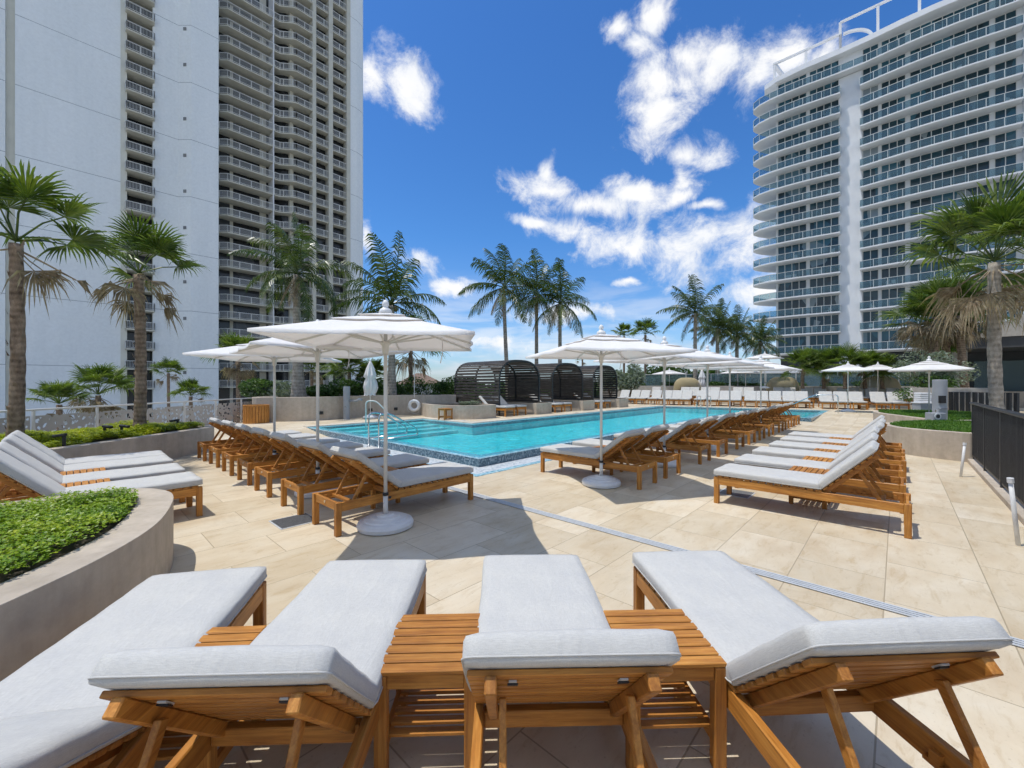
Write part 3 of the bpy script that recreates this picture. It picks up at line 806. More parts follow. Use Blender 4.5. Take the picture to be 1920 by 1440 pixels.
CUSH_S=cushion_mesh(HX+.01,LW+.02,.085,'seat_cushion',M['cushion'],1)
CUSH_B=cushion_mesh(BL,LW+.02,.085,'back_cushion',M['cushion'],2)
proto={}
for key,a in (('low',R(38)),('mid',R(46)),('high',R(50)),('high2',R(58))):
    proto[key]=make_lounger(a)
proto_cs=cushion_mesh(1.18,LW+.02,.085,'seat_cushion',M['cushion'],5); proto_cb=cushion_mesh(.62,LW+.02,.088,'back_cushion',M['cushion'],6)
proto['fore']=make_lounger(R(44),LL=1.90,HX=1.17,BL=.62,CS=proto_cs,CB=proto_cb)
proto['reclined']=make_lounger(R(24),LL=1.90,HX=1.17,BL=.62,CS=proto_cs,CB=proto_cb)
used=set()
jit=random.Random(77)
def lounger(key,loc,direction,label,group):
    if key not in ('fore','reclined'): direction+=jit.uniform(-.014,.014); loc=(loc[0]+jit.uniform(-.018,.018),loc[1]+jit.uniform(-.018,.018),loc[2])
    o=proto[key]
    if key in used: o=copy_tree(o)
    used.add(key)
    o.location=loc; o.rotation_euler=(0,0,direction); tag(o,label,'sun lounger',group); return o
def make_table():
    t=thing('side_table',(0,0,0),0,'','side table')
    TC,TU,TL=M['teak_cross'],M['teak_up'],M['teak_long']
    m=MB()
    for k in range(7): m.box(-.21+k*.0605,-.21+k*.0605+.052,-.205,.205,.432,.45)
    m.build('tabletop',TC,t,bevel=.003)
    for sy in (-1,1):
        m=MB(); m.box(-.155,.155,sy*.185-.0125,sy*.185+.0125,.372,.43); m.build('apron',TL,t,bevel=.003)
    for sx in (-1,1):
        m=MB(); m.box(sx*.185-.0125,sx*.185+.0125,-.155,.155,.3722,.4302); m.build('apron',TC,t,bevel=.003)
    for sx in (-1,1):
        for sy in (-1,1):
            m=MB(); m.box(sx*.18-.025,sx*.18+.025,sy*.18-.025,sy*.18+.025,0,.4305); m.build('leg',TU,t,bevel=.004)
    for sy in (-1,1):
        m=MB(); m.box(-.155,.155,sy*.18-.0125,sy*.18+.0125,.08,.13); m.build('stretcher',TL,t,bevel=.003)
    m=MB()
    for k in range(5): m.box(-.13+k*.058,-.13+k*.058+.036,-.167,.167,.1305,.145)
    m.build('shelf',TC,t,bevel=.002)
    return t
tab=make_table(); tabused=[False]
def table(loc,rz,label,group='teak side tables between loungers'):
    o=copy_tree(tab) if tabused[0] else tab
    tabused[0]=True
    o.location=loc; o.rotation_euler=(0,0,rz); tag(o,label,'side table',group)
ORD=['first','second','third','fourth','fifth','sixth','seventh','eighth','ninth','tenth','eleventh','twelfth','thirteenth','fourteenth','fifteenth','sixteenth','seventeenth','eighteenth','nineteenth','twentieth','twenty-first','twenty-second','twenty-third']
# foreground
GF='loungers in the foreground row'
for x,y,a,l in ((-1.86,2.56,-78,'leftmost foreground lounger, beside the curved planter wall'),(-.875,2.71,-88,'foreground lounger second from left, turned slightly towards the middle'),(.132,2.79,-88.5,'foreground lounger in the middle, seen straight from behind its backrest'),(1.14,2.85,-87,'rightmost foreground lounger, its backrest at the lower right')):
    lounger('reclined' if x<-1.5 else 'fore',(x,y,0),R(a),l,GF)
table((-1.36,1.75,0),R(-86),'foreground side table between the leftmost and second loungers')
table((-.355,1.86,0),R(-88),'foreground side table between the second and middle loungers')
table((.675,1.90,0),R(-88),'foreground side table between the middle and rightmost loungers')
# left of the pool
GL='lounger row left of the pool, backs to the planter'
for i,t_ in enumerate((-1.26,-.24,.92,1.9,2.9,3.95,4.9)):
    d=['nearest lounger of the left poolside row, beside the white umbrella base'][0] if i==0 else ORD[i]+' lounger from the near end of the left poolside row'
    lounger('low',st3(-1.52,t_,0),AU+math.pi,d,GL)
for i,(t_,l) in enumerate(((-.75,'side table between the two nearest loungers of the left poolside row'),(1.41,'side table between the third and fourth loungers of the left poolside row'),(3.42,'side table between the fifth and sixth loungers of the left poolside row'))):
    table(st3(-2.5,t_,0),AU+math.pi,l)
# right of the pool
GM='lounger row along the right edge of the pool'
for i,s in enumerate((.82,1.87,3.5,4.66,6.05,7.2,8.3,9.5,10.9,12.0,13.1,14.2)):
    d='nearest lounger of the long row at the pool edge, in front of the umbrella' if i==0 else ORD[i]+' lounger from the near end of the long row at the right pool edge'
    lounger('low',st3(s,-1.1,0),AU-math.pi/2,d,GM)
for s,l in ((1.345,'first and second'),(4.08,'third and fourth'),(6.62,'fifth and sixth'),(8.9,'seventh and eighth'),(11.45,'ninth and tenth')):
    table(st3(s,-2.0,0),AU-math.pi/2,'side table between the %s loungers of the long pool edge row'%l)
GR='lounger row in the sun at the right'
for k in range(6):
    d='nearest lounger of the right hand row, its whole side in view' if k==0 else ORD[k]+' lounger from the near end of the right hand row by the black fence'
    lounger('mid',st3(.885+k*1.09,-4.03,0),AU-math.pi/2,d,GR)
for k in range(5):
    table(st3(.885+(k+.5)*1.09,-5.0,0),AU-math.pi/2,'side table between the %s and %s loungers of the right hand row'%(ORD[k],ORD[k+1]))
GA='lounger group between the two left planters'
for t_,l in ((.62,'nearest lounger of the left group, just behind the curved planter'),(1.50,'second nearest lounger of the left group between the planters'),(2.50,'third lounger of the left group, pushed against the fourth'),(3.15,'farthest lounger of the left group, beside the long planter')):
    lounger('mid',st3(-4.26,t_,0),AU+math.pi,l,GA)
for t_,l in ((1.06,'side table between the first and second loungers of the left group'),(2.0,'side table between the second and third loungers of the left group')):
    table(st3(-5.22,t_,0),AU+math.pi,l)
# cabana loungers (feet to the pool)
GC='loungers under the slatted cabanas'
for s,t_,l in ((7.75,6.45,'left lounger under the nearest cabana, striped with slat shadows'),(8.65,6.55,'right lounger under the nearest cabana'),(11.3,6.45,'left lounger under the middle cabana'),(12.2,6.55,'right lounger under the middle cabana'),(15.4,6.5,'left lounger under the farthest cabana'),(16.3,6.6,'right lounger under the farthest cabana')):
    lounger('low',st3(s,t_,.19),AU+math.pi/2,l,GC)
table(st3(4.80,7.2,.19),AU,'small side table standing alone by the left corner of the pool')
# far rows
EA=math.atan2(-.515,.857); E=(math.cos(EA),math.sin(EA)); EN=(-E[1],E[0])
def onrow(px,off,o=(8.8,28.5)):
    ox,oy=o[0]+EN[0]*off,o[1]+EN[1]*off; r=(px-960)/775
    k=(r*oy-ox)/(E[0]-E[1]*r)
    return k
def rowpos(k,off,z,o=(8.8,28.5)): return (o[0]+EN[0]*off+E[0]*k,o[1]+EN[1]*off+E[1]*k,z)
front=[1172,1193,1211,1232,1251,1270,1286,1316,1338,1356,1370,1407,1430,1452,1474,1500,1548,1574,1597,1644,1676]
last=-99
for i,px in enumerate(front):
    k=onrow(px,1.45); k=max(k,last+.67); last=k
    lounger('high',rowpos(k,0,.2),EA+math.pi/2,ORD[i]+' lounger from the left in the front row at the far end of the pool','front lounger row at the far end')
rear=[1230,1284,1299,1322,1340,1383,1400,1460,1480,1514,1535,1583,1606,1628,1676,1702]
last=-99
for i,px in enumerate(rear):
    k=onrow(px,4.6); k=max(k,last+.67); last=k
    lounger('high2',rowpos(k,3.3,.36),EA+math.pi/2,ORD[i]+' lounger from the left in the raised rear row at the far end','raised rear lounger row at the far end')
for i,px in enumerate((1302,1382,1518,1618)):
    table(rowpos(onrow(px,.9),.9,.2),EA,['side table left of the ladder end in the far front row','side table near the middle of the far front row','side table right of the middle in the far front row','side table towards the right end of the far front row'][i])
def far_terrace():
    t=tag(MB_terrace(),kind='structure')
def MB_terrace():
    m=MB(); a=rowpos(-4,2.9,0);b=rowpos(20,2.9,0);c=rowpos(20,6.2,0);d=rowpos(-4,6.2,0)
    m.prism([p[:2] for p in (a,b,c,d)],-.3,.36); return m.build('upper_terrace',M['coping'],bevel=.01)
far_terrace()
t=thing('retaining_wall',rowpos(-5,6.2,0),EA,'long grey concrete wall behind the far lounger rows','wall')
m=MB(); m.box(0,22.5,0,.25,-.3,1.45); m.build('wall',M['concrete_grey'],t,bevel=.01)
m=MB(); m.box(0,22.5,.25,5,-.3,1.3); m.build('soil',M['soil'],t)
# ------------------------------------------------------------------ umbrellas
def make_umbrella(H=2.50,S=.975):
    t=thing('umbrella',(0,0,0),0,'','umbrella')
    zE=2.08; zT=H-.10
    m=MB(); m.lathe([(.0,0),(.27,0),(.30,.012),(.305,.05),(.29,.078),(.265,.09),(.235,.094),(.225,.108),(.17,.118),(.155,.13),(.10,.136),(.085,.148),(.045,.15),(.0,.152)],96)
    m.build('base',M['white_plastic'],t)
    m=MB(); m.tube([(0,0,.14),(0,0,.36)],.027,20); m.build('base_sleeve',M['white_metal'],t,smooth=True)
    m=MB(); m.tube([(0,0,.355),(0,0,.385)],.034,20); m.build('collar',M['black'],t,smooth=True)
    m=MB(); m.tube([(.034,0,.33),(.06,0,.33)],.014,12); m.build('knob',M['black'],t)
    m=MB(); m.tube([(0,0,.30),(0,0,H-.12)],.021,20); m.build('pole',M['white_metal'],t,smooth=True)
    m=MB(); m.lathe([(.024,1.93),(.034,1.95),(.040,2.03),(.058,2.045),(.060,2.075),(.030,2.085)],20); m.build('hub',M['white_metal'],t,smooth=True)
    # canopy: three overlapping tiers, square plan with eight panels
    def edge(a,s):   # point on the square outline, slightly bowed in between the ribs
        c,q=math.cos(a),math.sin(a); k=s/max(abs(c),abs(q))
        bow=1-.035*abs(math.sin(4*a))
        return k*c*bow,k*q*bow
    def zc(f): # height along a rib for fraction f from apex
        return zT-(zT-zE)*(.22*f+.78*f**1.25) if f<1 else zE
    def tier(f0,f1,dz,name,wave=.0,hem=True):
        m=MB(); N=64; K=8; vs=[];fs=[]
        for k in range(K+1):
            f=f0+(f1-f0)*k/K
            for i in range(N):
                a=2*math.pi*i/N
                x,y=edge(a,S*f); ribs=abs(math.sin(4*a))
                sag=-.022*ribs*math.sin(math.pi*min(1,f*.9))*f
                z=zT-(zT-zE)*(f**.93)+dz*(k/K)+sag+wave*ribs*(k/K)
                vs.append((x,y,z))
        for k in range(K):
            for i in range(N):
                j=(i+1)%N; fs.append((k*N+i,(k+1)*N+i,(k+1)*N+j,k*N+j))
        if hem:
            b=K*N; e=len(vs)
            for i in range(N): x,y,z=vs[b+i]; vs.append((x*1.0,y*1.0,z-.030 if f1>.9 else z-.006))
            for i in range(N):
                j=(i+1)%N; fs.append((b+i,e+i,e+j,b+j))
        m.add(vs,fs); return m.build(name,M['canopy'],t,smooth=True)
    c=tier(.30,1.0,0,'canopy'); 
    v=tier(.14,.46,.020,'vent_flap',.006); tier(.0,.25,.030,'vent_flap',.006)
    for k in range(8):
        a=k*math.pi/4; x,y=edge(a,S*.985); m=MB()
        m.beam((.03*math.cos(a),.03*math.sin(a),zT-.07),(x,y,zE-.018),.015,.022); m.build('rib',M['white_metal'],t)
        m=MB(); f=.52; m.beam((.045*math.cos(a),.045*math.sin(a),2.06),(x*f,y*f,zT-.07+(zE-.018-zT+.07)*f-.01),.014,.018); m.build('strut',M['white_metal'],t)
    m=MB(); m.lathe([(.0,zT-.02),(.06,zT-.02),(.075,zT+.0),(.06,zT+.035),(.034,zT+.05),(.028,zT+.065),(.038,zT+.085),(.036,zT+.11),(.020,zT+.135),(.0,zT+.145)],20); m.build('finial',M['white_plastic'],t,smooth=True)
    m=MB(); a=R(38); x,y=edge(a,S*.62); m.tube([(x,y,zE+.12),(x*1.02,y*1.02,zE+.02),(x*1.0+.01,y*1.0,zE-.10),(x-.015,y,zE-.22)],.006,6); m.build('tie_strap',M['canopy'],t)
    return t
umb=make_umbrella(); UG='open white umbrellas'
U_L=[(st3(-2.93,-1.67,0),6.5,'nearest open umbrella, over the near end of the left lounger row'),
 (st3(-2.87,.33,0),40,'middle open umbrella of three over the left lounger row'),
 (st3(-2.80,2.42,0),12,'farthest open umbrella of three over the left lounger row'),
 (st3(.42,-2.42,0),14,'nearest umbrella of the right poolside row, its round base in full view'),
 (st3(2.66,-2.50,0),30,'second umbrella of the right poolside row'),
 (st3(5.25,-2.48,0),45,'third umbrella of the right poolside row'),
 (st3(7.75,-2.30,0),50,'fourth umbrella of the right poolside row, almost hidden by its neighbours'),
 (st3(10.3,-2.55,0),46,'last umbrella of the right poolside row, nearest the spa')]
def pz(px,D,z): return ((px-960)/775*D,D,z)
U_L+=[(pz(1255,34,.36),40,'small open umbrella at the left of the far rear lounger row'),
 (pz(1383.5,31.5,.36),47,'far umbrella left of a close pair behind the long row'),
 (pz(1398,30.5,.36),44,'far umbrella right of a close pair behind the long row'),
 (pz(1434,28.5,1.3),47,'far umbrella just left of the middle cream daybed'),
 (pz(1590,20.8,.2),47,'open umbrella at the far right with its pole beside the spa rail'),
 (pz(1646,24.3,.36),46,'open umbrella before the right cream daybed'),
 (pz(1631,25.6,.36),43,'open umbrella half hidden at the left of the right cream daybed'),
 (pz(1742,14.0,.0),45,'open umbrella at the right beside the grey pillar with towels')]
for i,(loc,rz,l) in enumerate(U_L):
    o=umb if i==0 else copy_tree(umb)
    o.location=loc; o.rotation_euler=(0,0,R(rz)); tag(o,l,'umbrella',UG)
def closed_umbrella(loc,label,seed=1):
    t=thing('closed_umbrella',loc,0,label,'umbrella','closed white umbrellas')
    m=MB(); m.lathe([(.0,0),(.27,0),(.30,.012),(.305,.05),(.265,.09),(.225,.108),(.155,.13),(.085,.148),(.0,.152)],32); m.build('base',M['white_plastic'],t,smooth=True)
    m=MB(); m.tube([(0,0,.14),(0,0,2.35)],.021,14); m.build('pole',M['white_metal'],t,smooth=True)
    m=MB(); N=32; prof=[(.035,2.36),(.075,2.25),(.14,2.05),(.20,1.80),(.22,1.72),(.155,1.66),(.21,1.5),(.25,1.30),(.20,1.12),(.17,1.02),(.20,.98)]
    vs=[];fs=[]
    for k,(r,z) in enumerate(prof):
        for i in range(N):
            a=2*math.pi*i/N; rr=r*(1+.28*math.sin(8*a+k*.4+seed)*min(1,k/3)+.1*math.sin(3*a+k)); vs.append((rr*math.cos(a),rr*math.sin(a),z-.05*abs(math.sin(4*a))*(k/10)))
    for k in range(len(prof)-1):
        for i in range(N): j=(i+1)%N; fs.append((k*N+i,(k+1)*N+i,(k+1)*N+j,k*N+j))
    fs.append(tuple(range(N))); m.add(vs,fs); m.build('folded_canopy',M['canopy'],t,smooth=True)
    m=MB(); m.lathe([(.0,2.34),(.04,2.34),(.035,2.40),(.0,2.45)],14); m.build('finial',M['white_plastic'],t,smooth=True)
closed_umbrella((-5.83,17.0,.19),'closed white umbrella beside the shower at the far left of the pool')
closed_umbrella(pz(1316,31.5,.36),'closed white umbrella beside the left cream daybed at the far end',3)
# ------------------------------------------------------------------ rails
def rail(name,pts,r,label,cat='handrail',mat='chrome',group=None):
    t=thing(name,pts[0],0,label,cat,group); o=Vector(pts[0])
    P=[Vector(p)-o for p in pts]; Q=[P[0]]
    for i in range(1,len(P)-1):
        a=(P[i-1]-P[i]);b=(P[i+1]-P[i]); ra=min(.13,a.length*.45,b.length*.45); a.normalize();b.normalize()
        for k in range(6):
            f=k/5; p=(P[i]+a*ra)*(1-f)**2+P[i]*2*f*(1-f)+(P[i]+b*ra)*f*f; Q.append(p)
    Q.append(P[-1])
    m=MB(); m.tube(Q,r,12); m.build('tube',M[mat],t,smooth=True)
    m=MB(); m.lathe([(0,0),(.05,0),(.05,.012),(0,.013)],16); m.build('foot_flange',M[mat],t)
    return t
for tt_,l in ((3.98,'left steel grab rail at the near side of the pool'),(3.48,'right steel grab rail at the near side of the pool')):
    rail('grab_rail',[st3(-.14,tt_,.0),st3(-.14,tt_,.86),st3(.16,tt_,.86),st3(.95,tt_,.42),st3(1.0,tt_,.24),st3(-.12,tt_,.22)],.021,l,'grab rail','chrome','steel grab rails at the near side of the pool')
rail('stair_rail',[(-4.95,14.0,.1),(-4.95,14.0,1.03),(-4.6,14.0,1.03),(-3.88,14.0,.28),(-3.88,14.0,-.3)],.02,'pale handrail going down the shallow steps of the pool','handrail','white_metal')
rail('stair_rail',[(15.7,19.9,.08),(15.7,19.9,1.07),(15.05,20.5,1.07),(14.2,21.3,.45),(14.2,21.3,-.2)],.02,'steel handrail over the low wall of the spa','handrail','chrome')
for q,l in ((3.1,'left steel ladder rail at the far end of the pool'),(2.55,'right steel ladder rail at the far end of the pool')):
    s_,t_=warp(PS1,q)
    rail('ladder_rail',[st3(s_+.42,t_,.2),st3(s_+.42,t_,.85),st3(s_-.2,t_,.85),st3(s_-.35,t_,-.4)],.02,l,'ladder','chrome','far pool ladder rails')
# ------------------------------------------------------------------ shower, ring, bin
def shower():
    t=thing('outdoor_shower',(-6.62,16.55,.12),R(0),'grey outdoor shower column with a short side spout by the wall','shower')
    m=MB(); m.tube([(0,0,0),(0,0,1.38)],.13,24); m.build('column',M['grey_post'],t,smooth=False,bevel=.01)
    m=MB(); m.tube([(.1,0,.80),(.38,0,.80),(.50,0,.86),(.62,0,.84)],[.05,.045,.06,.05],12); m.build('spout',M['grey_post'],t,smooth=True)
    m=MB(); m.lathe([(0,.55),(.03,.55),(.03,.58),(0,.6)],12,(0,-.13,0)); m.build('push_button',M['chrome'],t)
shower()
def liferign():
    x,y=-4.36,18.42
    t=thing('life_ring',(x,y,.64),0,'white life ring hanging on the concrete wall with its rope','life ring')
    m=MB(); n=36; pts=[(.205*math.cos(2*math.pi*k/n),0,.205*math.sin(2*math.pi*k/n)) for k in range(n+1)]
    m.tube(pts,.075,14,cap=False); m.build('ring',M['white_plastic'],t,smooth=True)
    m=MB(); pts=[((.29+.03*math.sin(4*a))*math.cos(a),-.03,(.29+.03*math.sin(4*a))*math.sin(a)-.06) for a in [2*math.pi*k/40 for k in range(41)]]
    m.tube(pts,.008,6,cap=False); m.build('rope',M['rope'],t)
    t=thing('reaching_pole',(x,y,1.0),0,'thin white rescue pole standing upright behind the life ring','pole')
    m=MB(); m.tube([(0,.02,0),(.0,.1,1.75)],.014,8); m.build('pole',M['white_metal'],t)
liferign()
def slatbin():
    t=thing('slatted_bin',(-9.28,15.0,.02),0,'round teak slatted bin at the end of the perforated fence','bin')
    m=MB()
    for k in range(26):
        a=2*math.pi*k/26; Mx=Matrix.Rotation(a,4,'Z'); m.box(.385,.41,-.043,.043,.02,.80,Mx)
    m.build('slat_wall',M['teak_up'],t,bevel=.003)
    m=MB(); m.lathe([(0,0),(.38,0),(.38,.76),(0,.76)],32); m.build('liner',M['black'],t)
    m=MB(); m.tube([(.40*math.cos(2*math.pi*k/32),.40*math.sin(2*math.pi*k/32),.81) for k in range(33)],.02,6,cap=False); m.build('rim',M['teak_up'],t)
slatbin()
# ------------------------------------------------------------------ perforated fence at the left
def perf_fence():
    t=thing('perforated_fence',(-10,2,0),0,'pale metal fence with leaf shaped holes along the left edge','fence')
    Y0,Y1=2.0,16.6
    m=MB(); m.tube([(0,Y0-2,1.06),(0,Y1-2,1.06)],.022,10); m.build('top_rail',M['white_metal'],t,smooth=True)
    n=11; dy=(Y1-Y0)/n
    for i in range(n+1):
        m=MB(); m.box(-.02,.02,Y0-2+i*dy-.02,Y0-2+i*dy+.02,-.3,1.04); m.build('post',M['white_metal'],t)
    for i in range(n):
        m=MB(); m.box(-.035,-.030,Y0-2+i*dy+.03,Y0-2+(i+1)*dy-.03,.02,.93); m.build('panel',M['perf'],t)
perf_fence()
# ------------------------------------------------------------------ black fence at the right
def black_fence():
    a=Vector((9.42,8.44)); L=13.5
    t=thing('picket_fence',(9.42,8.44,0),AU+math.pi,'dark metal picket fence running along the right edge','fence')
    m=MB(); m.box(-.1,L,-.045,.045,1.19,1.225); m.build('top_rail',M['dark_metal'],t,bevel=.004)
    m=MB(); m.box(0,L,-.015,.015,.12,.16); m.build('bottom_rail',M['dark_metal'],t)
    m=MB(); x=.05
    while x<L-.05: m.box(x,x+.016,-.02,.02,.155,1.19); x+=.075
    m.build('pickets',M['dark_metal'],t)
    for k in range(9):
        m=MB(); m.box(k*1.6-.0,k*1.6+.05,-.026,.026,-.05,1.192); m.build('post',M['dark_metal'],t)
    m=MB(); m.box(0,L,-.09,.09,-.1,.075); m.build('kerb',M['concrete'],t,bevel=.008)
black_fence()
for (b,tp,l) in (((7.73,7.12,0),(7.80,7.12,.59),'white vent pipe standing farther back before the black fence'),((5.01,4.09,0),(4.93,4.09,.67),'leaning white vent pipe nearest the camera by the black fence')):
    t=thing('vent_pipe',b,0,l,'pipe','white vent pipes'); d=Vector(tp)-Vector(b)
    m=MB(); m.tube([(0,0,0),d*.94],.018,16); m.build('pipe',M['white_plastic'],t,smooth=True)
    m=MB(); m.tube([d*.93,d],.025,16); m.build('cap',M['white_plastic'],t)
def path_light(loc,rz,label,floodlight=True):
    t=thing('garden_spotlight',loc,rz,label,'light','black garden spotlights')
    m=MB(); m.box(-.018,.018,-.018,.018,-.05,.17); m.build('post',M['black'],t,bevel=.004)
    m=MB(); m.beam((.03,0,.175),(-.15,0,.15),.07,.05); m.build('lamp_head',M['black'],t,bevel=.01)
for px,py,D,l in ((120,830,6.9,'black garden spotlight in the planter before the left fan palm'),(196,812,8.3,'black garden spotlight between the two left fan palms'),(228,815,8.4,'black garden spotlight just left of the second fan palm'),(333,802,9.7,'small black garden spotlight near the far tip of the left planter')):
    path_light(((px-960)/775*D,D,.58),R(180 if px>150 and px<300 else 10),l)
# ------------------------------------------------------------------ right side structures
def pillar():
    D=11.4; x=(1762-960)/775*D
    t=thing('grey_pillar',(x,D,.0),0,'round grey column with a square opening beside the turf planters','column')
    m=MB(); m.tube([(0,0,0),(0,0,1.72)],.15,36); m.build('shaft',M['grey_post'],t,bevel=.012)
    m=MB(); m.box(-.14,.0,-.17,-.10,1.08,1.28); m.build('opening',M['black'],t)
    m=MB(); m.box(-.16,.08,-.165,-.10,.92,.93); m.build('ledge',M['chrome'],t)
    t=thing('fountain_box',(x-.22,D-.12,0),0,'grey metal drinking fountain with a round plate left of the pillar','fountain')
    m=MB(); m.box(-.22,.12,-.15,.10,.58,.82); m.build('body',M['grey_post'],t,bevel=.015)
    m=MB(); m.tube([(-.12,-.15,.73),(-.12,-.165,.73)],.085,24); m.build('round_plate',M['white_plastic'],t)
    m=MB(); m.tube([(-.12,-.166,.73),(-.12,-.172,.73)],.055,24); m.build('dark_disc',M['dark_metal'],t)
    m=MB(); m.tube([(.0,0,.82),(.0,0,.90)],.022,10); m.build('bubbler',M['chrome'],t)
pillar()
def towel_bay():
    D=17; x=(1712-960)/775*D
    t=thing('low_wall',(x,D,0),R(-43),'short grey concrete wall behind the towel stand','wall')
    m=MB(); m.box(0,2.2,0,.25,-.1,1.45); m.build('wall',M['concrete_grey'],t,bevel=.01)
    D=15.8; x=(1718-960)/775*D
    t=thing('towel_stand',(x,D,.05),R(-20),'grey towel stand beside the concrete wall','stand')
    m=MB(); m.box(0,.70,-.3,.3,0,.82); m.build('cabinet',M['grey_post'],t,bevel=.01)
    m=MB(); m.box(-.03,.73,-.33,.33,.82,.85); m.build('top',M['white_paint'],t,bevel=.005)
    for (a,b,z0,n,l) in ((.02,.36,.85,5,'left taller stack of white folded towels on the grey stand'),(.38,.70,.85,3,'right lower stack of white folded towels on the grey stand')):
        q=thing('towel_stack',(x,D,.05),R(-20),l,'towels','folded towel stacks')
        for k in range(n):
            m=MB(); m.box(a,b,-.22,.22,z0+k*.075,z0+k*.075+.068); m.build('towel',M['towel'],q,bevel=.022,segs=3)
towel_bay()
for k,(px,D) in enumerate(((1783,16.2),(1793,16),(1804,15.8),(1815,15.6),(1828,15.4),(1840,15.2),(1853,15),(1879,14.7),(1892,14.5),(1906,14.3))):
    x,y=at(px,D); t=thing('black_post',(x,y,0),0,ORD[k]+' black square post from the left behind the picket fence','post','black posts behind the picket fence')
    m=MB(); m.box(-.05,.05,-.05,.05,-.1,1.28); m.build('shaft',M['black'],t,bevel=.006)
    m=MB(); m.box(-.055,.055,-.055,.055,1.28,1.295); m.build('cap',M['dark_metal'],t)
def pavilion():
    D=23; x=(1786-960)/775*D
    t=thing('pavilion',(x,D,0),R(-43),'grey concrete pavilion with a dark overhanging roof at the right edge','building')
    m=MB(); m.box(-.6,14,-1.2,6,3.45,4.0); m.build('roof_slab',M['louvre'],t,bevel=.01)
    m=MB(); m.prism([(2.6,-1.3),(14,-1.3),(14,5),(2.6,5)],4.0,5.2); m.build('parapet',M['concrete_grey'],t,fixn=True)
    m=MB(); m.prism([(0,0),(9,0),(9,.3),(0,.3)],0,0.01)
    m=MB()
    vs=[(.6,-1.32,4.0),(2.6,-1.32,4.0),(2.6,-1.32,5.2),(2.0,-1.32,4.9),(.6,5,4.0),(2.6,5,4.0),(2.6,5,5.2),(2.0,5,4.9)]
    m.add(vs,[(0,1,2,3),(7,6,5,4),(0,3,7,4),(3,2,6,7),(0,4,5,1)]); m.build('sloped_fascia',M['concrete_grey'],t,fixn=True)
    m=MB(); m.box(0,.55,-.2,.4,0,3.45); m.build('column',M['concrete_grey'],t,bevel=.01)
    m=MB(); m.beam((5.2,-.4,0),(4.0,-.4,3.45),.45,.4,(0,1,0)); m.build('leaning_column',M['concrete_grey'],t)
    m=MB(); m.box(6.2,14,.0,.3,0,3.45); m.build('side_wall',M['concrete'],t)
    m=MB(); m.tube([(8.2,-.02,1.5),(8.2,-.06,1.5)],.35,24); m.build('niche',M['black'],t)
    m=MB(); m.box(.6,14,3.2,3.4,0,3.45); m.build('back_wall',M['louvre'],t)
    m=MB(); m.box(1.0,5.0,2.2,2.25,.3,2.9); m.build('glass_panel',M['clear_glass'],t)
    m=MB(); m.box(.6,7,.9,1.2,0,1.2); m.build('low_wall',M['concrete'],t)
    m=MB(); m.box(0,5,-.9,-.5,4.0,4.4); 
pavilion()
t=thing('umbrella_stub',(0,0,-30),0,'','') if False else None
# pieces near the bottom right horizon
def daybed(px,D,z,label,w=1.5):
    x,y=at(px,D); t=thing('daybed',(x,y,z),R(-31)+math.pi,label,'daybed','cream canopied daybeds at the far end')
    m=MB(); m.lathe([(0,.0),(w*.5,.0),(w*.52,.32),(0,.33)],32); m.build('base',M['weave'],t,smooth=False)
    m=MB(); m.lathe([(0,.33),(w*.48,.33),(w*.5,.38),(w*.49,.46),(0,.48)],32); m.build('mattress',M['cushion'],t,smooth=True)
    # hood: half shell
    N=24;K=12; vs=[];fs=[]
    for k in range(K+1):
        e=math.pi/2*k/K; sc_=max(.02,math.cos(e))**.45
        for i in range(N+1):
            a=math.pi*i/N
            cx=math.copysign(abs(math.cos(a))**.6,math.cos(a))*w*.52; zz=abs(math.sin(a))**.6*1.45
            vs.append((cx*sc_,.35-1.15*math.sin(e),.28+zz*sc_))
    for k in range(K):
        for i in range(N): fs.append((k*(N+1)+i,k*(N+1)+i+1,(k+1)*(N+1)+i+1,(k+1)*(N+1)+i))
    m=MB(); m.add(vs,fs); o=m.build('hood',M['weave'],t,smooth=True)
    md=o.modifiers.new('t','SOLIDIFY'); md.thickness=.02
    m=MB()
    for i in range(10):
        th=i/9
    m=MB(); m.box(-.45,.45,.05,.25,.48,.75); m.build('bolster',M['cushion'],t,bevel=.05,segs=3)
daybed(1289,31.8,.36,'left cream woven daybed with rounded hood at the far end',1.9)
daybed(1467,28.5,.36,'middle cream woven daybed with rounded hood at the far end',1.9)
daybed(1648,25.6,.36,'right cream woven daybed with rounded hood at the far end',1.9)
# ------------------------------------------------------------------ left tower
def polyoff(base,segs):
    return base
TP=2.73; Z0T=1.2
uT=U; vT=(U[1],-U[0])   # outward normal (towards the viewer's right)
def TW(o,k,n=0): return (o[0]+uT[0]*k+vT[0]*n, o[1]+uT[1]*k+vT[1]*n)
def railing_mesh(line,name,mat,h=1.0,pick=.15,z0=.0,glass=None):
    m=MB()
    for a,b in zip(line[:-1],line[1:]):
        A=Vector((*a,0));B=Vector((*b,0)); L=(B-A).length
        m.beam((a[0],a[1],z0+h),(b[0],b[1],z0+h),.09,.07); m.beam((a[0],a[1],z0+.12),(b[0],b[1],z0+.12),.05,.05)
        n=max(1,round(L/1.6))
        for i in range(n+1):
            p=A.lerp(B,i/n); m.box(p.x-.04,p.x+.04,p.y-.04,p.y+.04,z0,z0+h)
        if pick:
            k=max(1,round(L/pick))
            m.mi=1
            for i in range(1,k):
                p=A.lerp(B,i/k); m.box(p.x-.017,p.x+.017,p.y-.017,p.y+.017,z0+.12,z0+h)
            m.mi=0
    return m.build(name,mat,mesh_only=True)
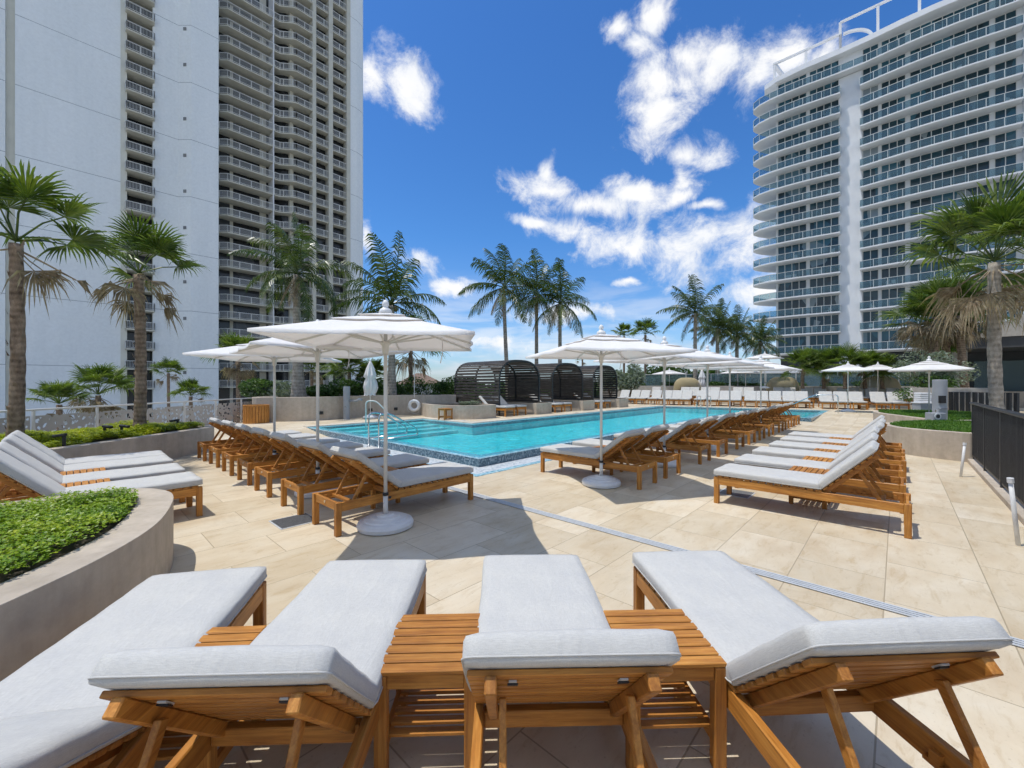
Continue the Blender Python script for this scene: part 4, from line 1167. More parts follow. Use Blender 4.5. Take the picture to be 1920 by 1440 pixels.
def left_tower():
    o1=(-53.65,56.5); o2=(-47.5,61.1); o3=(-46.4,65.5)
    t=thing('apartment_tower',(o1[0],o1[1],-8),0,'tall pale blue white apartment tower with balcony columns at the left','building')
    def L(p): return (p[0]-o1[0],p[1]-o1[1])
    ZT=92+8; Zb=0
    def wallpart(line,th=.5,mat='tower',name='wall'):
        m=MB(); m.wall([L(p) for p in line],th,Zb,ZT); return m.build(name,M[mat],t,fixn=True)
    wallpart([TW(o1,-40),TW(o1,-9.9)])
    wallpart([TW(o1,-9.9,-.5),TW(o1,-9.15,-.5)],.5,'tower_beige','recess_strip')
    wallpart([TW(o1,-9.15),TW(o1,.1)])
    wallpart([TW(o1,.1,.12),TW(o1,.75,.12)],.7,'tower_beige','pilaster')
    wallpart([TW(o1,3.45,.0),TW(o1,3.62,.0),TW(o1,6.3),(TW(o1,6.3)[0]+1.9,TW(o1,6.3)[1]),TW((TW(o1,6.3)[0]+1.9,TW(o1,6.3)[1]),3.4),TW(o3,-.15,.1)])
    wallpart([TW(o3,-.15,.1),TW(o3,.05,-1.6)],.1)
    # recess back wall of bay A and reveal
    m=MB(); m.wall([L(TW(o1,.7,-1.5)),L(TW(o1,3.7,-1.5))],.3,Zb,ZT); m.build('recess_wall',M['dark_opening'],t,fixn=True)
    wallpart([TW(o1,3.5,-1.5),TW(o1,3.5,-.02)],.12,'tower_beige','reveal')
    # main balcony section
    f=[TW(o3,0,.1),TW(o3,.9,1.0),TW(o3,7.5,1.0)]
    g=[TW(o3,7.62,1.0),TW(o3,8.5,1.0),TW(o3,8.95,1.35),TW(o3,10.1,2.35),TW(o3,10.6,2.6),TW(o3,13.3,2.6)]
    hh=[TW(o3,13.9,2.5),TW(o3,19.6,2.5)]
    back1=[TW(o3,0,-1.4),TW(o3,7.6,-1.4)]; back2=[TW(o3,7.6,-1.4),TW(o3,9.6,.2),TW(o3,13.8,.8)]; back3=[TW(o3,13.8,1.2),TW(o3,19.8,1.2)]
    for bk in (back1,back2,back3):
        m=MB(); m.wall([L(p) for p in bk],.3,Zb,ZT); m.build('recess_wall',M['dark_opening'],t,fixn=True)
    # piers
    for k,n,w,d,mat in ((1.95,-1.35,.45,.6,'slab_beige'),(6.55,-1.35,1.0,1.2,'slab_beige'),(7.5,1.05,.16,2.4,'white_paint'),(10.4,.9,.6,.8,'slab_beige')):
        p=TW(o3,k,n-d/2); c=L(p); Mx=Matrix.Translation((c[0],c[1],0))@Matrix.Rotation(AU,4,'Z')
        m=MB(); m.box(-w/2,w/2,-d/2,d/2,Zb,ZT,Mx); m.build('pier',M[mat],t)
    for k0,k1 in ((13.3,13.9),(16.15,16.9),(19.5,20.2)):
        m=MB(); m.wall([L(TW(o3,k0,2.68)),L(TW(o3,k1,2.68))],1.6,Zb,ZT); m.build('pier',M['slab_beige'],t,fixn=True)
    e=[TW(o3,20.2,2.55),TW(o3,21.6,2.5),TW(o3,22.8,2.1),TW(o3,23.4,1.4),TW(o3,23.6,.4),TW(o3,23.6,-3),TW(o3,23.6,-16)]
    wallpart(e,.5)
    # balconies
    sections=[('A',[TW(o1,.55,.1),TW(o1,.62,.95),TW(o1,3.55,.95),TW(o1,3.62,.1)],[TW(o1,.75,-1.5),TW(o1,3.5,-1.5)],None),
              ('B',f,back1,None),('C',g,back2,None),('D',hh,back3,None)]
    for key,fr,bk,_ in sections:
        poly=[L(p) for p in fr]+[L(p) for p in bk[::-1]]
        m=MB(); m.prism(poly,-.20,0); slab=m.build('balcony',M['slab_beige'],mesh_only=True,fixn=True)
        rl=railing_mesh([L(p) for p in fr],'railing',[M['white_rail'],M['picket']])
        zc={'A':(0,21),'B':(0,24),'C':(0,26),'D':(0,27)}[key]
        for i in range(*zc):
            z=Z0T+TP*i+8-(.15 if key=='A' else 0)
            b=put('balcony',slab,t,(0,0,z)); r=put('railing',rl,b,(0,0,0))
    # small square vents on the chamfer strip
    x0=TW(o1,6.3)
    for z in (54.1,48.8,40.8,35.4,30.1,24.7,16.7,11.3,3.3):
        m=MB(); m.box(.78,1.22,-.06,.05,-.23,.23); m.build('vent',M['vent_grey'],t,loc=(L(x0)[0],L(x0)[1],z+8))
    # slab-edge fascia continuing behind
    m=MB(); m.prism([L(p) for p in (TW(o1,-40,-.6),TW(o1,6.3,-1.7),TW(o3,0,-1.8),TW(o3,23.4,-1.6),TW(o3,23.3,-15.8),TW(o1,-40,-30))],0,ZT-.3); m.build('core',M['tower'],t,fixn=True)
M['white_rail']=plain('balcony_railing_paint',(.66,.66,.62),.6,0,.05,1)
M['picket']=plain('balcony_picket_paint',(.48,.49,.47),.6,0,.05,1)
M['vent_grey']=plain('vent_grille',(.20,.205,.20),.7,0,.15,3)
left_tower()
# ------------------------------------------------------------------ right tower
def right_tower():
    o=(53.8,67.4); w=(.731,-.682); nn=(-.682,-.731)
    P=lambda k,n=0:(w[0]*k+nn[0]*n, w[1]*k+nn[1]*n)
    t=thing('condominium_tower',(o[0],o[1],-8),0,'white curved balcony tower with tinted windows at the right','building')
    FP=3.2; Z=lambda i: 6.9+FP*i+8
    ZR=Z(15)
    m=MB(); m.prism([P(-9.2,0),P(30,0),P(30,-16),P(-7,-16),P(-9.2,-12)],Z(0)-.35,ZR+.2); m.build('wall',M['white_paint'],t,fixn=True)
    m=MB(); m.prism([P(-.35,.22),P(2.5,.22),P(2.5,-.2),P(-.35,-.2)],0,Z(14)-.3); m.build('blank_pier',M['white_paint'],t,fixn=True)
    m=MB(); m.prism([P(18.75,.5),P(21.5,.5),P(21.5,-.2),P(18.75,-.2)],0,Z(14)-.3); m.build('blank_pier',M['white_paint'],t,fixn=True)
    # podium
    m=MB(); m.prism([P(-8.6,-.6),P(30,-.6),P(30,-15),P(-8.6,-15)],0,Z(0)-.36); m.build('podium_wall',M['louvre'],t,fixn=True)
    m=MB()
    for k in range(14):
        z=8.4+k*.45
        m.prism([P(3,-.35),P(12,-.35),P(12,-.62),P(3,-.62)],z,z+.16)
    m.build('podium_louvres',M['dark_metal'],t,fixn=True)
    # balcony outlines
    def arc_left():
        pts=[P(-.1,0.02),P(-.1,1.55),P(-2.5,1.8),P(-5,2.0),P(-7.5,2.05),P(-9.8,1.9),P(-11.5,1.5),P(-12.6,.7),P(-12.9,-.5),P(-12.4,-2.2),P(-11.3,-4.3),P(-9.4,-6.3)]
        return pts
    lf=arc_left()
    rf=[P(2.3,.02),P(2.3,1.5)]+[P(2.3+ (18.6-2.3)*f,1.5+.75*math.sin(math.pi*min(1,f*1.02))) for f in (.1,.2,.3,.4,.5,.6,.7,.8,.9,1)]+[P(18.6,.02)]
    rf2=[P(21.7,.02),P(21.7,1.5),P(25,1.9),P(30,1.9),P(30,.02)]
    lo=lf+[P(-9.19,-6.3),P(-9.19,.02)]
    full=[P(30,.02),P(30,1.9),P(25,1.9),P(19,1.7)]+[P(2.3+(18.6-2.3)*f,1.5+.75*math.sin(math.pi*f)) for f in (.95,.8,.65,.5,.35,.2,.05)]+[P(0,1.6)]+lf[2:]+[P(-9.19,-6.3),P(-9.19,.02)]
    def mk(poly): 
        m=MB(); m.prism(poly,-.20,0); return m.build('balcony',M['white_paint'],mesh_only=True,fixn=True)
    def rl(line,name='railing'):
        m=MB()
        for a,b in zip(line[:-1],line[1:]):
            A=Vector((*a,0));B=Vector((*b,0)); Ln=(B-A).length
            m.mi=0
            m.beam((a[0],a[1],1.1),(b[0],b[1],1.1),.07,.06)
            n=max(1,round(Ln/1.3))
            for i in range(n): p=A.lerp(B,i/n); m.box(p.x-.03,p.x+.03,p.y-.03,p.y+.03,0,1.1)
            m.mi=1
            m.beam((a[0],a[1],.56),(b[0],b[1],.56),.02,.98)
        return m.build(name,[M['white_rail'],M['rail_glass']],mesh_only=True)
    sL,sR,sR2,sF=mk(lo),mk(rf),mk(rf2),mk(full)
    rL,rR,rR2,rF=rl(lf),rl(rf),rl(rf2[:-1]),rl(full[1:-2])
    bays=[(-8.9,-4.75,4),(-4.3,-.40,4),(2.6,4.45,2),(4.8,7.5,3),(8.0,15.85,7),(16.3,18.2,2)]
    wm=[]
    for k0,k1,nm in bays:
        m=MB(); m.mi=0
        m.prism([P(k0,.06),P(k1,.06),P(k1,-.02),P(k0,-.02)],0.02,2.86)
        m.mi=1
        for i in range(nm+1):
            k=k0+(k1-k0)*i/nm; m.prism([P(k-.045,.11),P(k+.045,.11),P(k+.045,.0),P(k-.045,.0)],.02,2.9)
        m.prism([P(k0,.105),P(k1,.105),P(k1,.02),P(k0,.02)],2.86,2.93)
        wm.append(m.build('window',[M['glass_blue'],M['white_rail']],mesh_only=True,fixn=True))
    for i in range(15):
        z=Z(i)
        if i==14:
            b=put('balcony',sF,t,(0,0,z)); put('railing',rF,b)
        else:
            for s_,r_ in ((sL,rL),(sR,rR),(sR2,rR2)):
                b=put('balcony',s_,t,(0,0,z)); put('railing',r_,b)
        for j,wq in enumerate(wm):
            if j==6 and i%3!=0 and False: continue
            if len([1 for c in KIDS[t.name] if c.name.startswith('window')])<98: put('window',wq,t,(0,0,z))
    rc=random.Random(4)
    def chair():
        m=MB(); m.box(-.25,.25,-.25,.25,.32,.40)
        m.box(-.25,.25,.2,.27,.4,.85)
        for a in (-.22,.22):
            for b in (-.22,.22): m.box(a-.03,a+.03,b-.03,b+.03,0,.32)
        return m.build('balcony_chair',M['white_plastic'],mesh_only=True)
    cm=chair()
    for i in range(34):
        k=rc.choice([-11.2,-7.2,-6.2,-2.4,-1.6,3.4,6.0,9.0,10.0,12.4,13.3,17.2]); fl=rc.randrange(0,14); q=P(k+rc.uniform(-.4,.4),.8)
        ob=put('balcony_chair',cm,t,(q[0],q[1],Z(fl)),rc.uniform(0,6.28))
    # roof edge and rooftop frames
    m=MB(); rp=[P(30,1.6),P(19,1.5)]+[P(2.3+16.3*f,1.3+.75*math.sin(math.pi*f)) for f in (.9,.7,.5,.3,.1)]+[P(0,1.3),P(-5,1.4),P(-9,1.0),P(-11,.0),P(-11.3,-1.5),P(-10,-5),P(-7,-9),P(10,-14),P(30,-14)]
    m.prism(rp,ZR-.1,ZR+.75); m.build('roof_edge',M['white_paint'],t,fixn=True)
    def fr(a,b,z0,z1,cols,name='roof_frame',th=.55,n=.2):
        m=MB(); A=P(a,n);B=P(b,n)
        m.beam((A[0],A[1],z1),(B[0],B[1],z1),.4,th)
        for c in cols:
            q=P(c,n); m.beam((q[0],q[1],z0),(q[0],q[1],z1),.34,.34,(w[0],w[1],0))
        m.build(name,M['white_paint'],t)
    fr(-9.6,.0,ZR+.7,ZR+3.7,(-9.4,-4.8,-.2),th=.3)
    fr(-.2,22,ZR+.7,ZR+5.6,(-.2,4.4,9.0,14.5,20),th=.25)
    m=MB(); pr=[]
    for k in range(13):
        a=math.pi*k/24; q=P(.2+3.6*math.sin(a),.2); pr.append((q[0],q[1],ZR+.7+2.8*math.cos(a)))
    for a,b in zip(pr[:-1],pr[1:]): m.beam(a,b,.4,.35)
    m.build('curved_roof_beam',M['white_paint'],t)
    q0=P(-9.4,.2); q1=P(-8.6,-6); m=MB(); m.beam((q0[0],q0[1],ZR+3.6),(q1[0],q1[1],ZR+3.6),.55,.55); m.beam((q1[0],q1[1],ZR+.7),(q1[0],q1[1],ZR+3.6),.45,.45,(1,0,0)); m.build('roof_frame',M['white_paint'],t)
right_tower()
# ------------------------------------------------------------------ small house far away
def house():
    x,y=at(796,100)
    t=thing('house',(x,y,-8),R(20),'low house with a brown hipped roof seen beyond the wall','building')
    m=MB(); m.box(-5.5,4.2,0,9,0,9.6); m.build('wall',M['beige_paint'],t)
    m=MB(); z=9.6; a,b,c,d=(-6.2,-.6,z),(4.9,-.6,z),(4.9,9.6,z),(-6.2,9.6,z); e,f=(-1.5,4.5,z+2.7),(.3,4.5,z+2.7)
    m.add([a,b,c,d,e,f],[(0,1,5,4),(1,2,5),(2,3,4,5),(3,0,4),(3,2,1,0)]); m.build('roof',M['roof_tile'],t)
house()
# ------------------------------------------------------------------ palms and shrubs
def frond(m,base,az,el,L,width,droop,rnd,nseg=14,wind=(0,0)):
    """feather frond as rachis strip and many narrow leaflets"""
    d=Vector((math.cos(az)*math.cos(el),math.sin(az)*math.cos(el),math.sin(el)))
    p=Vector(base); pts=[p.copy()]; dirs=[d.copy()]; sl=L/nseg
    for i in range(nseg):
        d=(d+Vector((wind[0]*.05,wind[1]*.05,-droop*(.25+1.5*i/nseg)/nseg*2))).normalized()
        p=p+d*sl; pts.append(p.copy()); dirs.append(d.copy())
    m.tube(pts,[.022*L/2.5*(1-.85*i/nseg)+.004 for i in range(nseg+1)],4,cap=False)
    nl=34
    roll=rnd.uniform(-.5,.5)
    for k in range(nl):
        f=.14+.86*k/nl; i=min(nseg-1,int(f*nseg)); q=pts[i].lerp(pts[i+1],f*nseg-i); dd=dirs[i]
        side=dd.cross(Vector((0,0,1))); 
        if side.length<.1: side=Vector((math.sin(az),-math.cos(az),0))
        side.normalize(); upv=side.cross(dd).normalized()
        side=(side*math.cos(roll)+upv*math.sin(roll)).normalized(); 
        ll=width*(math.sin(math.pi*min(1,.12+f*.86))**.6)*rnd.uniform(.75,1.1)
        for sg in (-1,1):
            if rnd.random()<.06: continue
            a=dd*rnd.uniform(.5,.75)+side*sg*.8+Vector((wind[0]*.12,wind[1]*.12,-rnd.uniform(.15,.5)))
            a.normalize(); mid=q+a*ll*.5; tip=q+(a+Vector((0,0,-.5))).normalized()*ll*.98
            wv=dd*.016*L/2.5*1.25
            m.add([q-wv,q+wv,mid+wv*1.1,tip,mid-wv*1.1],[(0,1,2,4),(4,2,3)])
def coconut(x,y,z0,zc,rad,label,seed,lean=0,tr=.14,group='coconut palms behind the pool',droop=1.0,nf=20,wind=(-.3,.1),swell=1.7):
    rnd=random.Random(seed)
    t=thing('coconut_palm',(x,y,z0),0,label,'palm tree',group)
    H=zc-z0; m=MB(); pts=[];rs=[]
    bx,by=lean*H,rnd.uniform(-.05,.05)*H
    n=30
    for i in range(n+1):
        f=i/n; pts.append((-bx*(1-f)**1.5,by*math.sin(f*2)*.3,f*H)); rs.append(tr*(1+(swell-1)*math.exp(-f*H/1.2))*(1-.28*f)*(1+.05*(i%2)))
    m.tube(pts,rs,14); m.build('trunk',M['bark_coco'],t,smooth=True)
    top=Vector(pts[-1]); m=MB()
    for k in range(nf):
        az=k*2.39996+rnd.uniform(-.25,.25); f=k/nf
        el=R(82)-f*R(112)+rnd.uniform(-.12,.12)
        frond(m,top+Vector((0,0,.05)),az,el,rad*rnd.uniform(.9,1.15),rad*.30,droop*(.45+.55*f)*rnd.uniform(.8,1.2),rnd,wind=wind)
    m.build('crown',M['palm'],t)
    m=MB()
    for k in range(3):
        az=rnd.uniform(0,6.28); frond(m,top,az,R(-45)-rnd.random()*.3,rad*.62,rad*.2,.5,rnd)
    m.build('dead_fronds',M['dead'],t)
    m=MB()
    for k in range(5):
        a=rnd.uniform(0,6.28); c=(top.x+.22*math.cos(a),top.y+.22*math.sin(a),top.z-.12-.12*rnd.random()); m.lathe([(0,-.11),(.07,-.07),(.09,0),(.06,.08),(0,.11)],8,c)
    m.build('coconuts',M['coco'],t,smooth=True)
    return t
def fanleaf(m,base,az,el,pet,rad,rnd,spread=R(210),nseg=30,droop=.35,fold=.25,ragged=.1,wind=(0,0),tiltdown=.10):
    d=Vector((math.cos(az)*math.cos(el),math.sin(az)*math.cos(el),math.sin(el)))
    mid=Vector(base)+d*pet*.6; hub=Vector(base)+d*pet+Vector((wind[0]*.1,wind[1]*.1,-.10*pet))
    m.tube([base,mid,hub],[.018,.014,.011],4,cap=False)
    side=d.cross(Vector((0,0,1)))
    if side.length<.1: side=Vector((math.sin(az),-math.cos(az),0))
    side.normalize(); up=side.cross(d).normalized()
    tilt=rnd.uniform(-.5,.5); side=(side*math.cos(tilt)+up*math.sin(tilt)).normalized(); up=side.cross(d).normalized()
    plane_d=(d*.97-up*tiltdown).normalized()
    for i in range(nseg):
        a=-spread/2+spread*(i+.5)/nseg; w=spread/nseg*.5
        def pt(ang,r,dz=0):
            v=plane_d*math.cos(ang)+side*math.sin(ang)
            return hub+v*r+up*(fold*r*abs(math.sin(ang))*.6)+Vector((wind[0]*.12*r,wind[1]*.12*r,dz))
        r1=rad*.40; r2=rad*rnd.uniform(1-ragged*2,1)*(.72+.28*math.cos(a*.6)); dz=-droop*rad*rnd.uniform(.6,1.3)*.5
        z_=up*(.012 if i%2 else -.012)
        m.add([hub,pt(a-w,r1)+z_,pt(a,r1*1.02)-z_*1.5,pt(a+w,r1)+z_,pt(a-w*.42,r2*.78,dz*.35),pt(a+w*.42,r2*.78,dz*.35),pt(a+rnd.uniform(-.04,.04),r2,dz)],[(0,1,2),(0,2,3),(1,4,5,3,2),(4,6,5)])
def fanpalm(x,y,z0,zc,rad,label,seed,tr=.13,ng=14,nd=12,group='fan palms',cat='palm tree',lean=0,wind=(.4,0),pet=.55,boots=True,name='fan_palm',dead_l=1.0,mat='fan',elr=80,bk='bark_fan'):
    rnd=random.Random(seed); t=thing(name,(x,y,z0),0,label,cat,group); H=zc-z0
    m=MB(); n=26; pts=[];rs=[]
    for i in range(n+1):
        f=i/n; pts.append((-lean*H*(1-f),0.03*math.sin(4*f),f*H)); rs.append(tr*(1.1-.15*f+.25*math.exp(-f*H/.3))*(1+.06*math.sin(i*2.1+seed)))
    m.tube(pts,rs,14)
    if boots:
        for k in range(int(H*14)):
            f=rnd.random(); a=rnd.uniform(0,6.28); z=f*H; r=tr*1.02
            X=pts[int(f*n)][0]
            c,s_=math.cos(a),math.sin(a)
            m.add([(X+r*c-.03*s_,r*s_+.03*c,z),(X+r*c+.03*s_,r*s_-.03*c,z),(X+(r+.035)*c,(r+.035)*s_,z+.09),],[(0,1,2)])
    m.build('trunk',M[bk],t,smooth=True)
    top=Vector(pts[-1]); m=MB()
    for k in range(ng):
        az=k*2.39996+rnd.uniform(-.6,.6); f=k/ng; el=R(82)-f*R(elr)+rnd.uniform(-.32,.25)
        fanleaf(m,top+Vector((0,0,.05)),az,el,rad*pet*rnd.uniform(.85,1.15),rad*.62*rnd.uniform(.85,1.1),rnd,droop=.25+.5*f,wind=wind,ragged=.14)
    m.build('crown',M[mat],t)
    if nd:
        m=MB()
        for k in range(nd):
            az=k*2.39996+1+rnd.uniform(-.3,.3); el=R(0)-R(55)*rnd.random()
            fanleaf(m,top+Vector((0,0,-.08)),az,el,rad*pet*.8*rnd.uniform(.6,1.2)*dead_l,rad*.44*rnd.uniform(.7,1.1),rnd,spread=R(130),nseg=18,droop=1.0,fold=.8,ragged=.25,wind=wind,tiltdown=.5)
        m.build('dead_fronds',M['dead'],t)
    return t
def P_(px,D): return at(px,D)
# two big ones in the left planter
x,y=P_(33,7.1); fanpalm(x,y,.5,4.0,1.3,'tall fan palm cut by the left edge, brown fronds blown to the right',11,.09,10,4,lean=.015,wind=(1.1,0),pet=.6)
x,y=P_(262,9.5); fanpalm(x,y,.5,4.1,1.35,'fan palm with a frayed crown in the long left planter',12,.10,11,8,lean=.0,wind=(.3,0),pet=.55)
# right big one and cluster
x,y=P_(1862,10.6); fanpalm(x,y,.3,4.7,2.25,'large fan palm rising behind the black fence at the right',13,.125,17,10,lean=-.03,wind=(-.2,0),pet=.55,boots=False,bk='bark_coco')
x,y=P_(1945,13.5); fanpalm(x,y,.3,5.6,2.5,'fan palm mostly beyond the right edge of the photo',14,.16,12,10,wind=(-.3,0),boots=False)
for i,(px,D,zc,l) in enumerate(((1738,21.5,4.6,'left palm of the brown fan palm cluster at the right'),(1752,20.5,4.9,'second palm of the brown fan palm cluster at the right'),(1775,21,5.2,'third palm of the brown fan palm cluster at the right'),(1797,20,4.9,'right palm of the brown fan palm cluster'))):
    x,y=P_(px,D); fanpalm(x,y,.5,zc,2.1,l,20+i,.15,11,16,lean=(-.04,0,.0,-.1)[i],wind=(-.6,0),boots=False)
# coconuts
for px,D,z0,zc,rad,seed,l,kw in (
 (558,17.5,.9,6.2,2.45,31,'coconut palm with a swollen trunk before the left tower',dict(tr=.17,lean=-.01,swell=2.0,droop=1.25,wind=(-.5,0))),
 (735,19.5,.9,5.3,3.1,32,'coconut palm rising behind the nearest umbrella',dict(tr=.15,droop=.95)),
 (945,26,-.5,7.6,3.0,33,'left coconut palm of the trio behind the cabanas',dict(lean=-.045)),
 (1006,28,-.5,7.6,2.7,34,'middle coconut palm of the trio behind the cabanas',dict()),
 (1050,27,-.5,6.8,2.8,35,'right coconut palm of the trio behind the cabanas',dict()),
 (1303,34,-.5,7.4,2.9,36,'coconut palm left of the right tower, tallest of its cluster',dict(tr=.17))):
    x,y=P_(px,D); coconut(x,y,z0,zc,rad,l,seed,**kw)
for i,(px,D,zc,rad,l) in enumerate(((1345,38,6.6,2.6,'left bushy date palm beside the right tower'),(1382,40,6.4,2.6,'middle bushy date palm beside the right tower'),(1424,42,5.8,2.5,'right bushy date palm beside the right tower'))):
    x,y=P_(px,D); coconut(x,y,-1,zc,rad,l,41+i,group='date palms beside the right tower',droop=.8,nf=30,tr=.2,swell=1.2)
# small palms
for i,(px,D,z0,zc,rad,nd,l) in enumerate((
 (185,22,-8,1.0,1.9,14,'bushy fan palm with grey dead fronds beyond the perforated fence'),
 (112,20,-8,.6,1.3,3,'low fan palm far left beyond the perforated fence'),
 (316,38,-8,2.6,1.5,5,'small round fan palm on a thin trunk against the pale tower'),
 (358,30,-8,.7,1.4,2,'small dark fan palm just beyond the fence below the tower'),
 (447,24,-8,3.0,1.7,12,'fan palm with a dark trunk below the left umbrellas'),
 (585,30,-8,2.6,1.6,8,'brown fan palm behind the coconut trunk'),
 (655,20.5,.9,2.2,1.2,1,'bright green fan palm beside the shower'),
 (770,24,.5,3.6,2.2,8,'ragged fan palm behind the life ring'),
 (700,21.5,.9,1.9,1.1,2,'low fan palm behind the closed umbrella'),
 (1170,45,-8,6.8,1.6,3,'left small fan palm on the skyline behind the umbrellas'),
 (1210,42,-8,6.6,1.9,4,'right small fan palm on the skyline behind the umbrellas'),
 (1092,60,-8,5.2,1.6,2,'tiny fan palm on the skyline above the cabanas'),
 (1505,27,1.3,2.7,1.4,1,'low fan palm at the left of the far bright row'),
 (1545,27,1.3,2.6,1.5,1,'second low fan palm of the far bright row'),
 (1585,26,1.3,2.75,1.5,1,'third low fan palm of the far bright row'),
 (1622,26,1.3,2.55,1.4,1,'fourth low fan palm of the far bright row'),
 (1655,25.5,1.3,2.4,1.2,1,'last low fan palm of the far bright row'))):
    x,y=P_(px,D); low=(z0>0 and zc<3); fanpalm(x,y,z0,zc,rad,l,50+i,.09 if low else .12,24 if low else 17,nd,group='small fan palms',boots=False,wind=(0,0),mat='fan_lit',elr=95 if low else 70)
def bush(px,D,z0,h,w,n,mat,label,seed,leaf=.09,name='shrub',cat='shrub',group='shrubs',trunk=True,xy=None,rz=0,box=None,zl=.35):
    rnd=random.Random(seed); x,y=xy or at(px,D); t=thing(name,(x,y,z0),rz,label,cat,group)
    if trunk:
        m=MB()
        for k in range(4):
            a=rnd.uniform(0,6.28); m.tube([(0,0,0),(w*.12*math.cos(a),w*.12*math.sin(a),h*.35),(w*.25*math.cos(a),w*.25*math.sin(a),h*.65)],[.05*h/2,.03*h/2,.015*h/2],6)
        m.build('stems',M['bark_fan'],t)
    lobes=[]
    if box:
        for k in range(int(box*1.6)+2): lobes.append((Vector((rnd.uniform(0,box),rnd.uniform(-w*.3,w*.3),h*rnd.uniform(.35,.7))),Vector((w*.7,w*.5,h*.4))*rnd.uniform(.7,1.15)))
    else:
        for k in range(9):
            a=rnd.uniform(0,6.28); r=rnd.uniform(0,.55)*w/2; lobes.append((Vector((r*math.cos(a)*1.3,r*math.sin(a)*1.3,h*rnd.uniform(zl,.78))),Vector((w*.26,w*.26,h*.24))*rnd.uniform(.7,1.2)))
    m=MB()
    for k in range(n):
        c,rr=rnd.choice(lobes); v=Vector((rnd.gauss(0,1),rnd.gauss(0,1),rnd.gauss(0,1))).normalized()*(rnd.uniform(.3,1)**.5)
        p=c+Vector((v.x*rr.x,v.y*rr.y,v.z*rr.z)); p.z=max(p.z,.02)
        a=Vector((rnd.gauss(0,1),rnd.gauss(0,1),rnd.gauss(0,.7)+.2)).normalized(); b=a.cross(Vector((rnd.gauss(0,1),rnd.gauss(0,1),rnd.gauss(0,1)))).normalized(); l=leaf*rnd.uniform(.6,1.4)
        m.add([p-a*l,p+b*l*.4,p+a*l,p-b*l*.4],[(0,1,2,3)])
    m.build('crown',M[mat],t); return t
bush(1145,33,.5,2.7,2.6,2600,'olive','left silvery olive tree behind the third cabana',61,.12,'olive_tree','tree','olive trees')
bush(1182,32,.5,2.9,2.9,3000,'olive','right silvery olive tree behind the third cabana',62,.12,'olive_tree','tree','olive trees')
bush(1248,46,-1,5.0,6.5,5200,'green','left broad green tree behind the far wall',63,.22,'broadleaf_tree','tree','broadleaf trees behind the far wall')
bush(1310,47,-1,4.7,6.5,5200,'green','right broad green tree behind the far wall',64,.22,'broadleaf_tree','tree','broadleaf trees behind the far wall')
bush(1372,44,-1,4.4,6,4200,'green','broad green tree behind the paired far umbrellas',65,.22,'broadleaf_tree','tree','broadleaf trees behind the far wall')
bush(1740,19.5,1.0,2.2,2.6,6500,'olive','large silver leaved shrub behind the towel stand',66,.06,'shrub','shrub','shrubs')
bush(1742,19.0,.6,1.4,2.2,3200,'green','dark green shrub below the silver leaved shrub',67,.06)
bush(835,60,-8,9.8,5,3000,'green','green tree between the brown roofed house and the first cabana',68,.25,'broadleaf_tree','tree','broadleaf trees far off')
bush(885,64,-8,9.5,6,3000,'green','rounded green tree behind the left end of the first cabana',69,.25,'broadleaf_tree','tree','broadleaf trees far off')
for i,(px,D,h,w,mt,l) in enumerate(((478,18.5,1.0,1.5,'green','low green shrub above the wall end by the slatted bin'),(520,19,.9,1.6,'olive','grey green shrub left of the coconut trunk'),(600,18.5,.7,1.4,'green','low green shrub right of the coconut trunk'),(640,19.5,1.3,1.5,'green','leafy shrub beside the shower column'),(745,20.5,1.3,1.8,'green','leafy shrub behind the near umbrella pole'),(690,20.5,1.1,1.4,'green','leafy shrub behind the closed umbrella'))):
    bush(px,D,.85,h,w*1.35,3200,mt,l,80+i,.07,group='shrubs above the back wall',trunk=False,zl=.12)
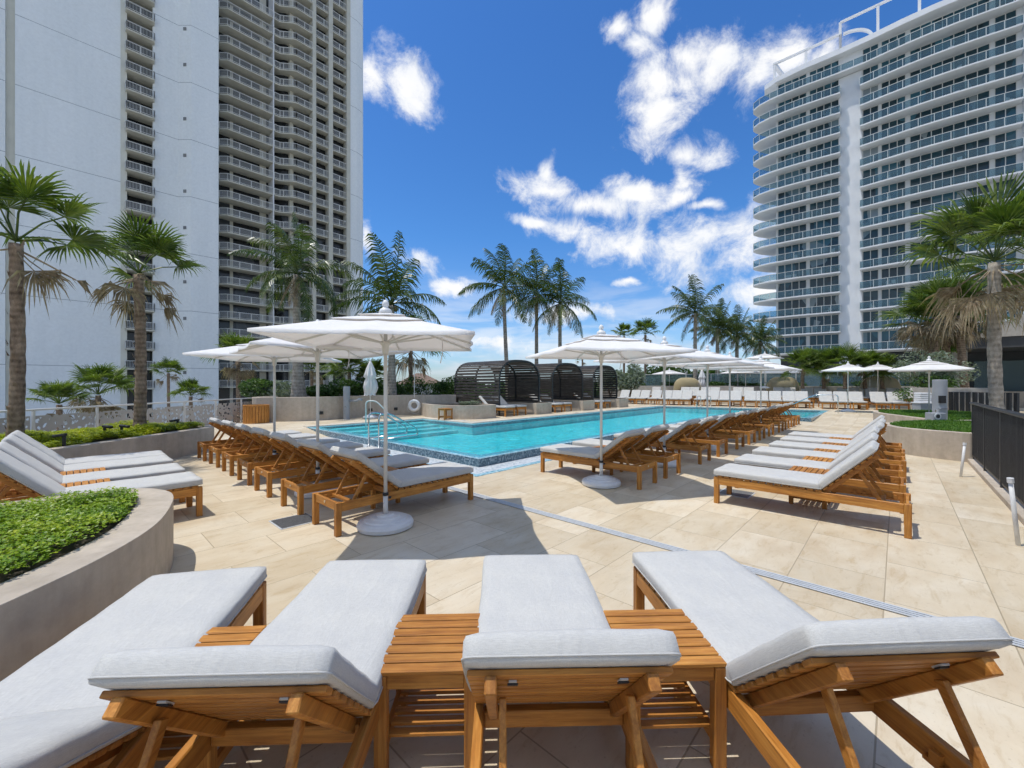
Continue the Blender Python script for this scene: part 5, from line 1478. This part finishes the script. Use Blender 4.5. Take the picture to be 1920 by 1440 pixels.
# hedges
x,y=at(812,21); bush(0,0,.95,1.1,.9,5500,'green','clipped green hedge on the wall between life ring and cabana',90,.06,'hedge','hedge','hedges',False,(x-1.8,y-.1),R(4),4.3)
q=rowpos(-4,7.0,1.3); bush(0,0,1.25,.55,.9,8500,'green','long low dark hedge above the far concrete wall',91,.07,'hedge','hedge','hedges',False,q[:2],EA,22)
x,y=at(1797,22.5); bush(0,0,3.95,.6,.8,2600,'green','green hedge growing on the pavilion roof',92,.07,'hedge','hedge','hedges',False,(x,y),R(-43),3.0)
x,y=at(1778,21.3); bush(0,0,3.1,1.0,1.4,1800,'cover_dk','bright green plant trailing off the pavilion corner',93,.08,'shrub','shrub','shrubs',False,(x,y))
# distant tree belt so that the land meets the sky
def belt(name,D,a0,a1,zt,n,seed,label):
    rnd=random.Random(seed); m=MB()
    for k in range(n):
        a=rnd.uniform(a0,a1); d=D*rnd.uniform(.95,1.1); hh=zt*(.72+.28*math.sin(a*37)*math.sin(a*91+1))
        z=-8+rnd.random()**.6*(hh+8); x_=d*math.sin(a); y_=d*math.cos(a)
        l=D*.006*rnd.uniform(.6,1.5); v=Vector((rnd.gauss(0,1),rnd.gauss(0,1),rnd.gauss(0,1))).normalized(); b=v.cross(Vector((rnd.gauss(0,1),rnd.gauss(0,1),rnd.gauss(0,1)))).normalized()
        p=Vector((x_,y_,z)); m.add([p-v*l,p+b*l*.7,p+v*l,p-b*l*.7],[(0,1,2,3)])
    tag(m.build(name,M['green']),label,'trees',kind='stuff')
belt('far_trees',150,R(-75),R(75),2.3,26000,7,'distant belt of dark green trees along the horizon')
# glass screen and seating area between the far wall and tower
t=thing('glass_railing',rowpos(-2,8.2,1.3),EA,'glass railing on the terrace above the far wall','railing')
m=MB(); m.box(0,19,0,.02,0,1.1); m.build('glass_panel',M['clear_glass'],t)
m=MB(); m.box(0,19,-.02,.04,1.1,1.14); m.build('top_rail',M['white_metal'],t)
for k in range(11):
    m=MB(); m.box(k*1.9-.03,k*1.9+.03,-.03,.05,0,1.1); m.build('post',M['white_metal'],t)
# low grey terrace building behind the far wall
x,y=at(1240,60)
t=thing('low_building',(x,y,-8),EA,'low grey building with a dark glass front behind the far hedge','building')
m=MB(); m.box(0,40,0,8,0,11.0); m.build('wall',M['concrete_grey'],t)
m=MB(); m.box(4,39,-.06,.02,8.2,10.4); m.build('window',M['glass_blue'],t)
m=MB(); m.box(-.5,40.5,-1,8.4,11.0,11.3); m.build('roof',M['white_paint'],t)
print('objects',len(bpy.data.objects),'faces',sum(len(o.data.polygons) for o in bpy.data.objects if o.type=='MESH'))
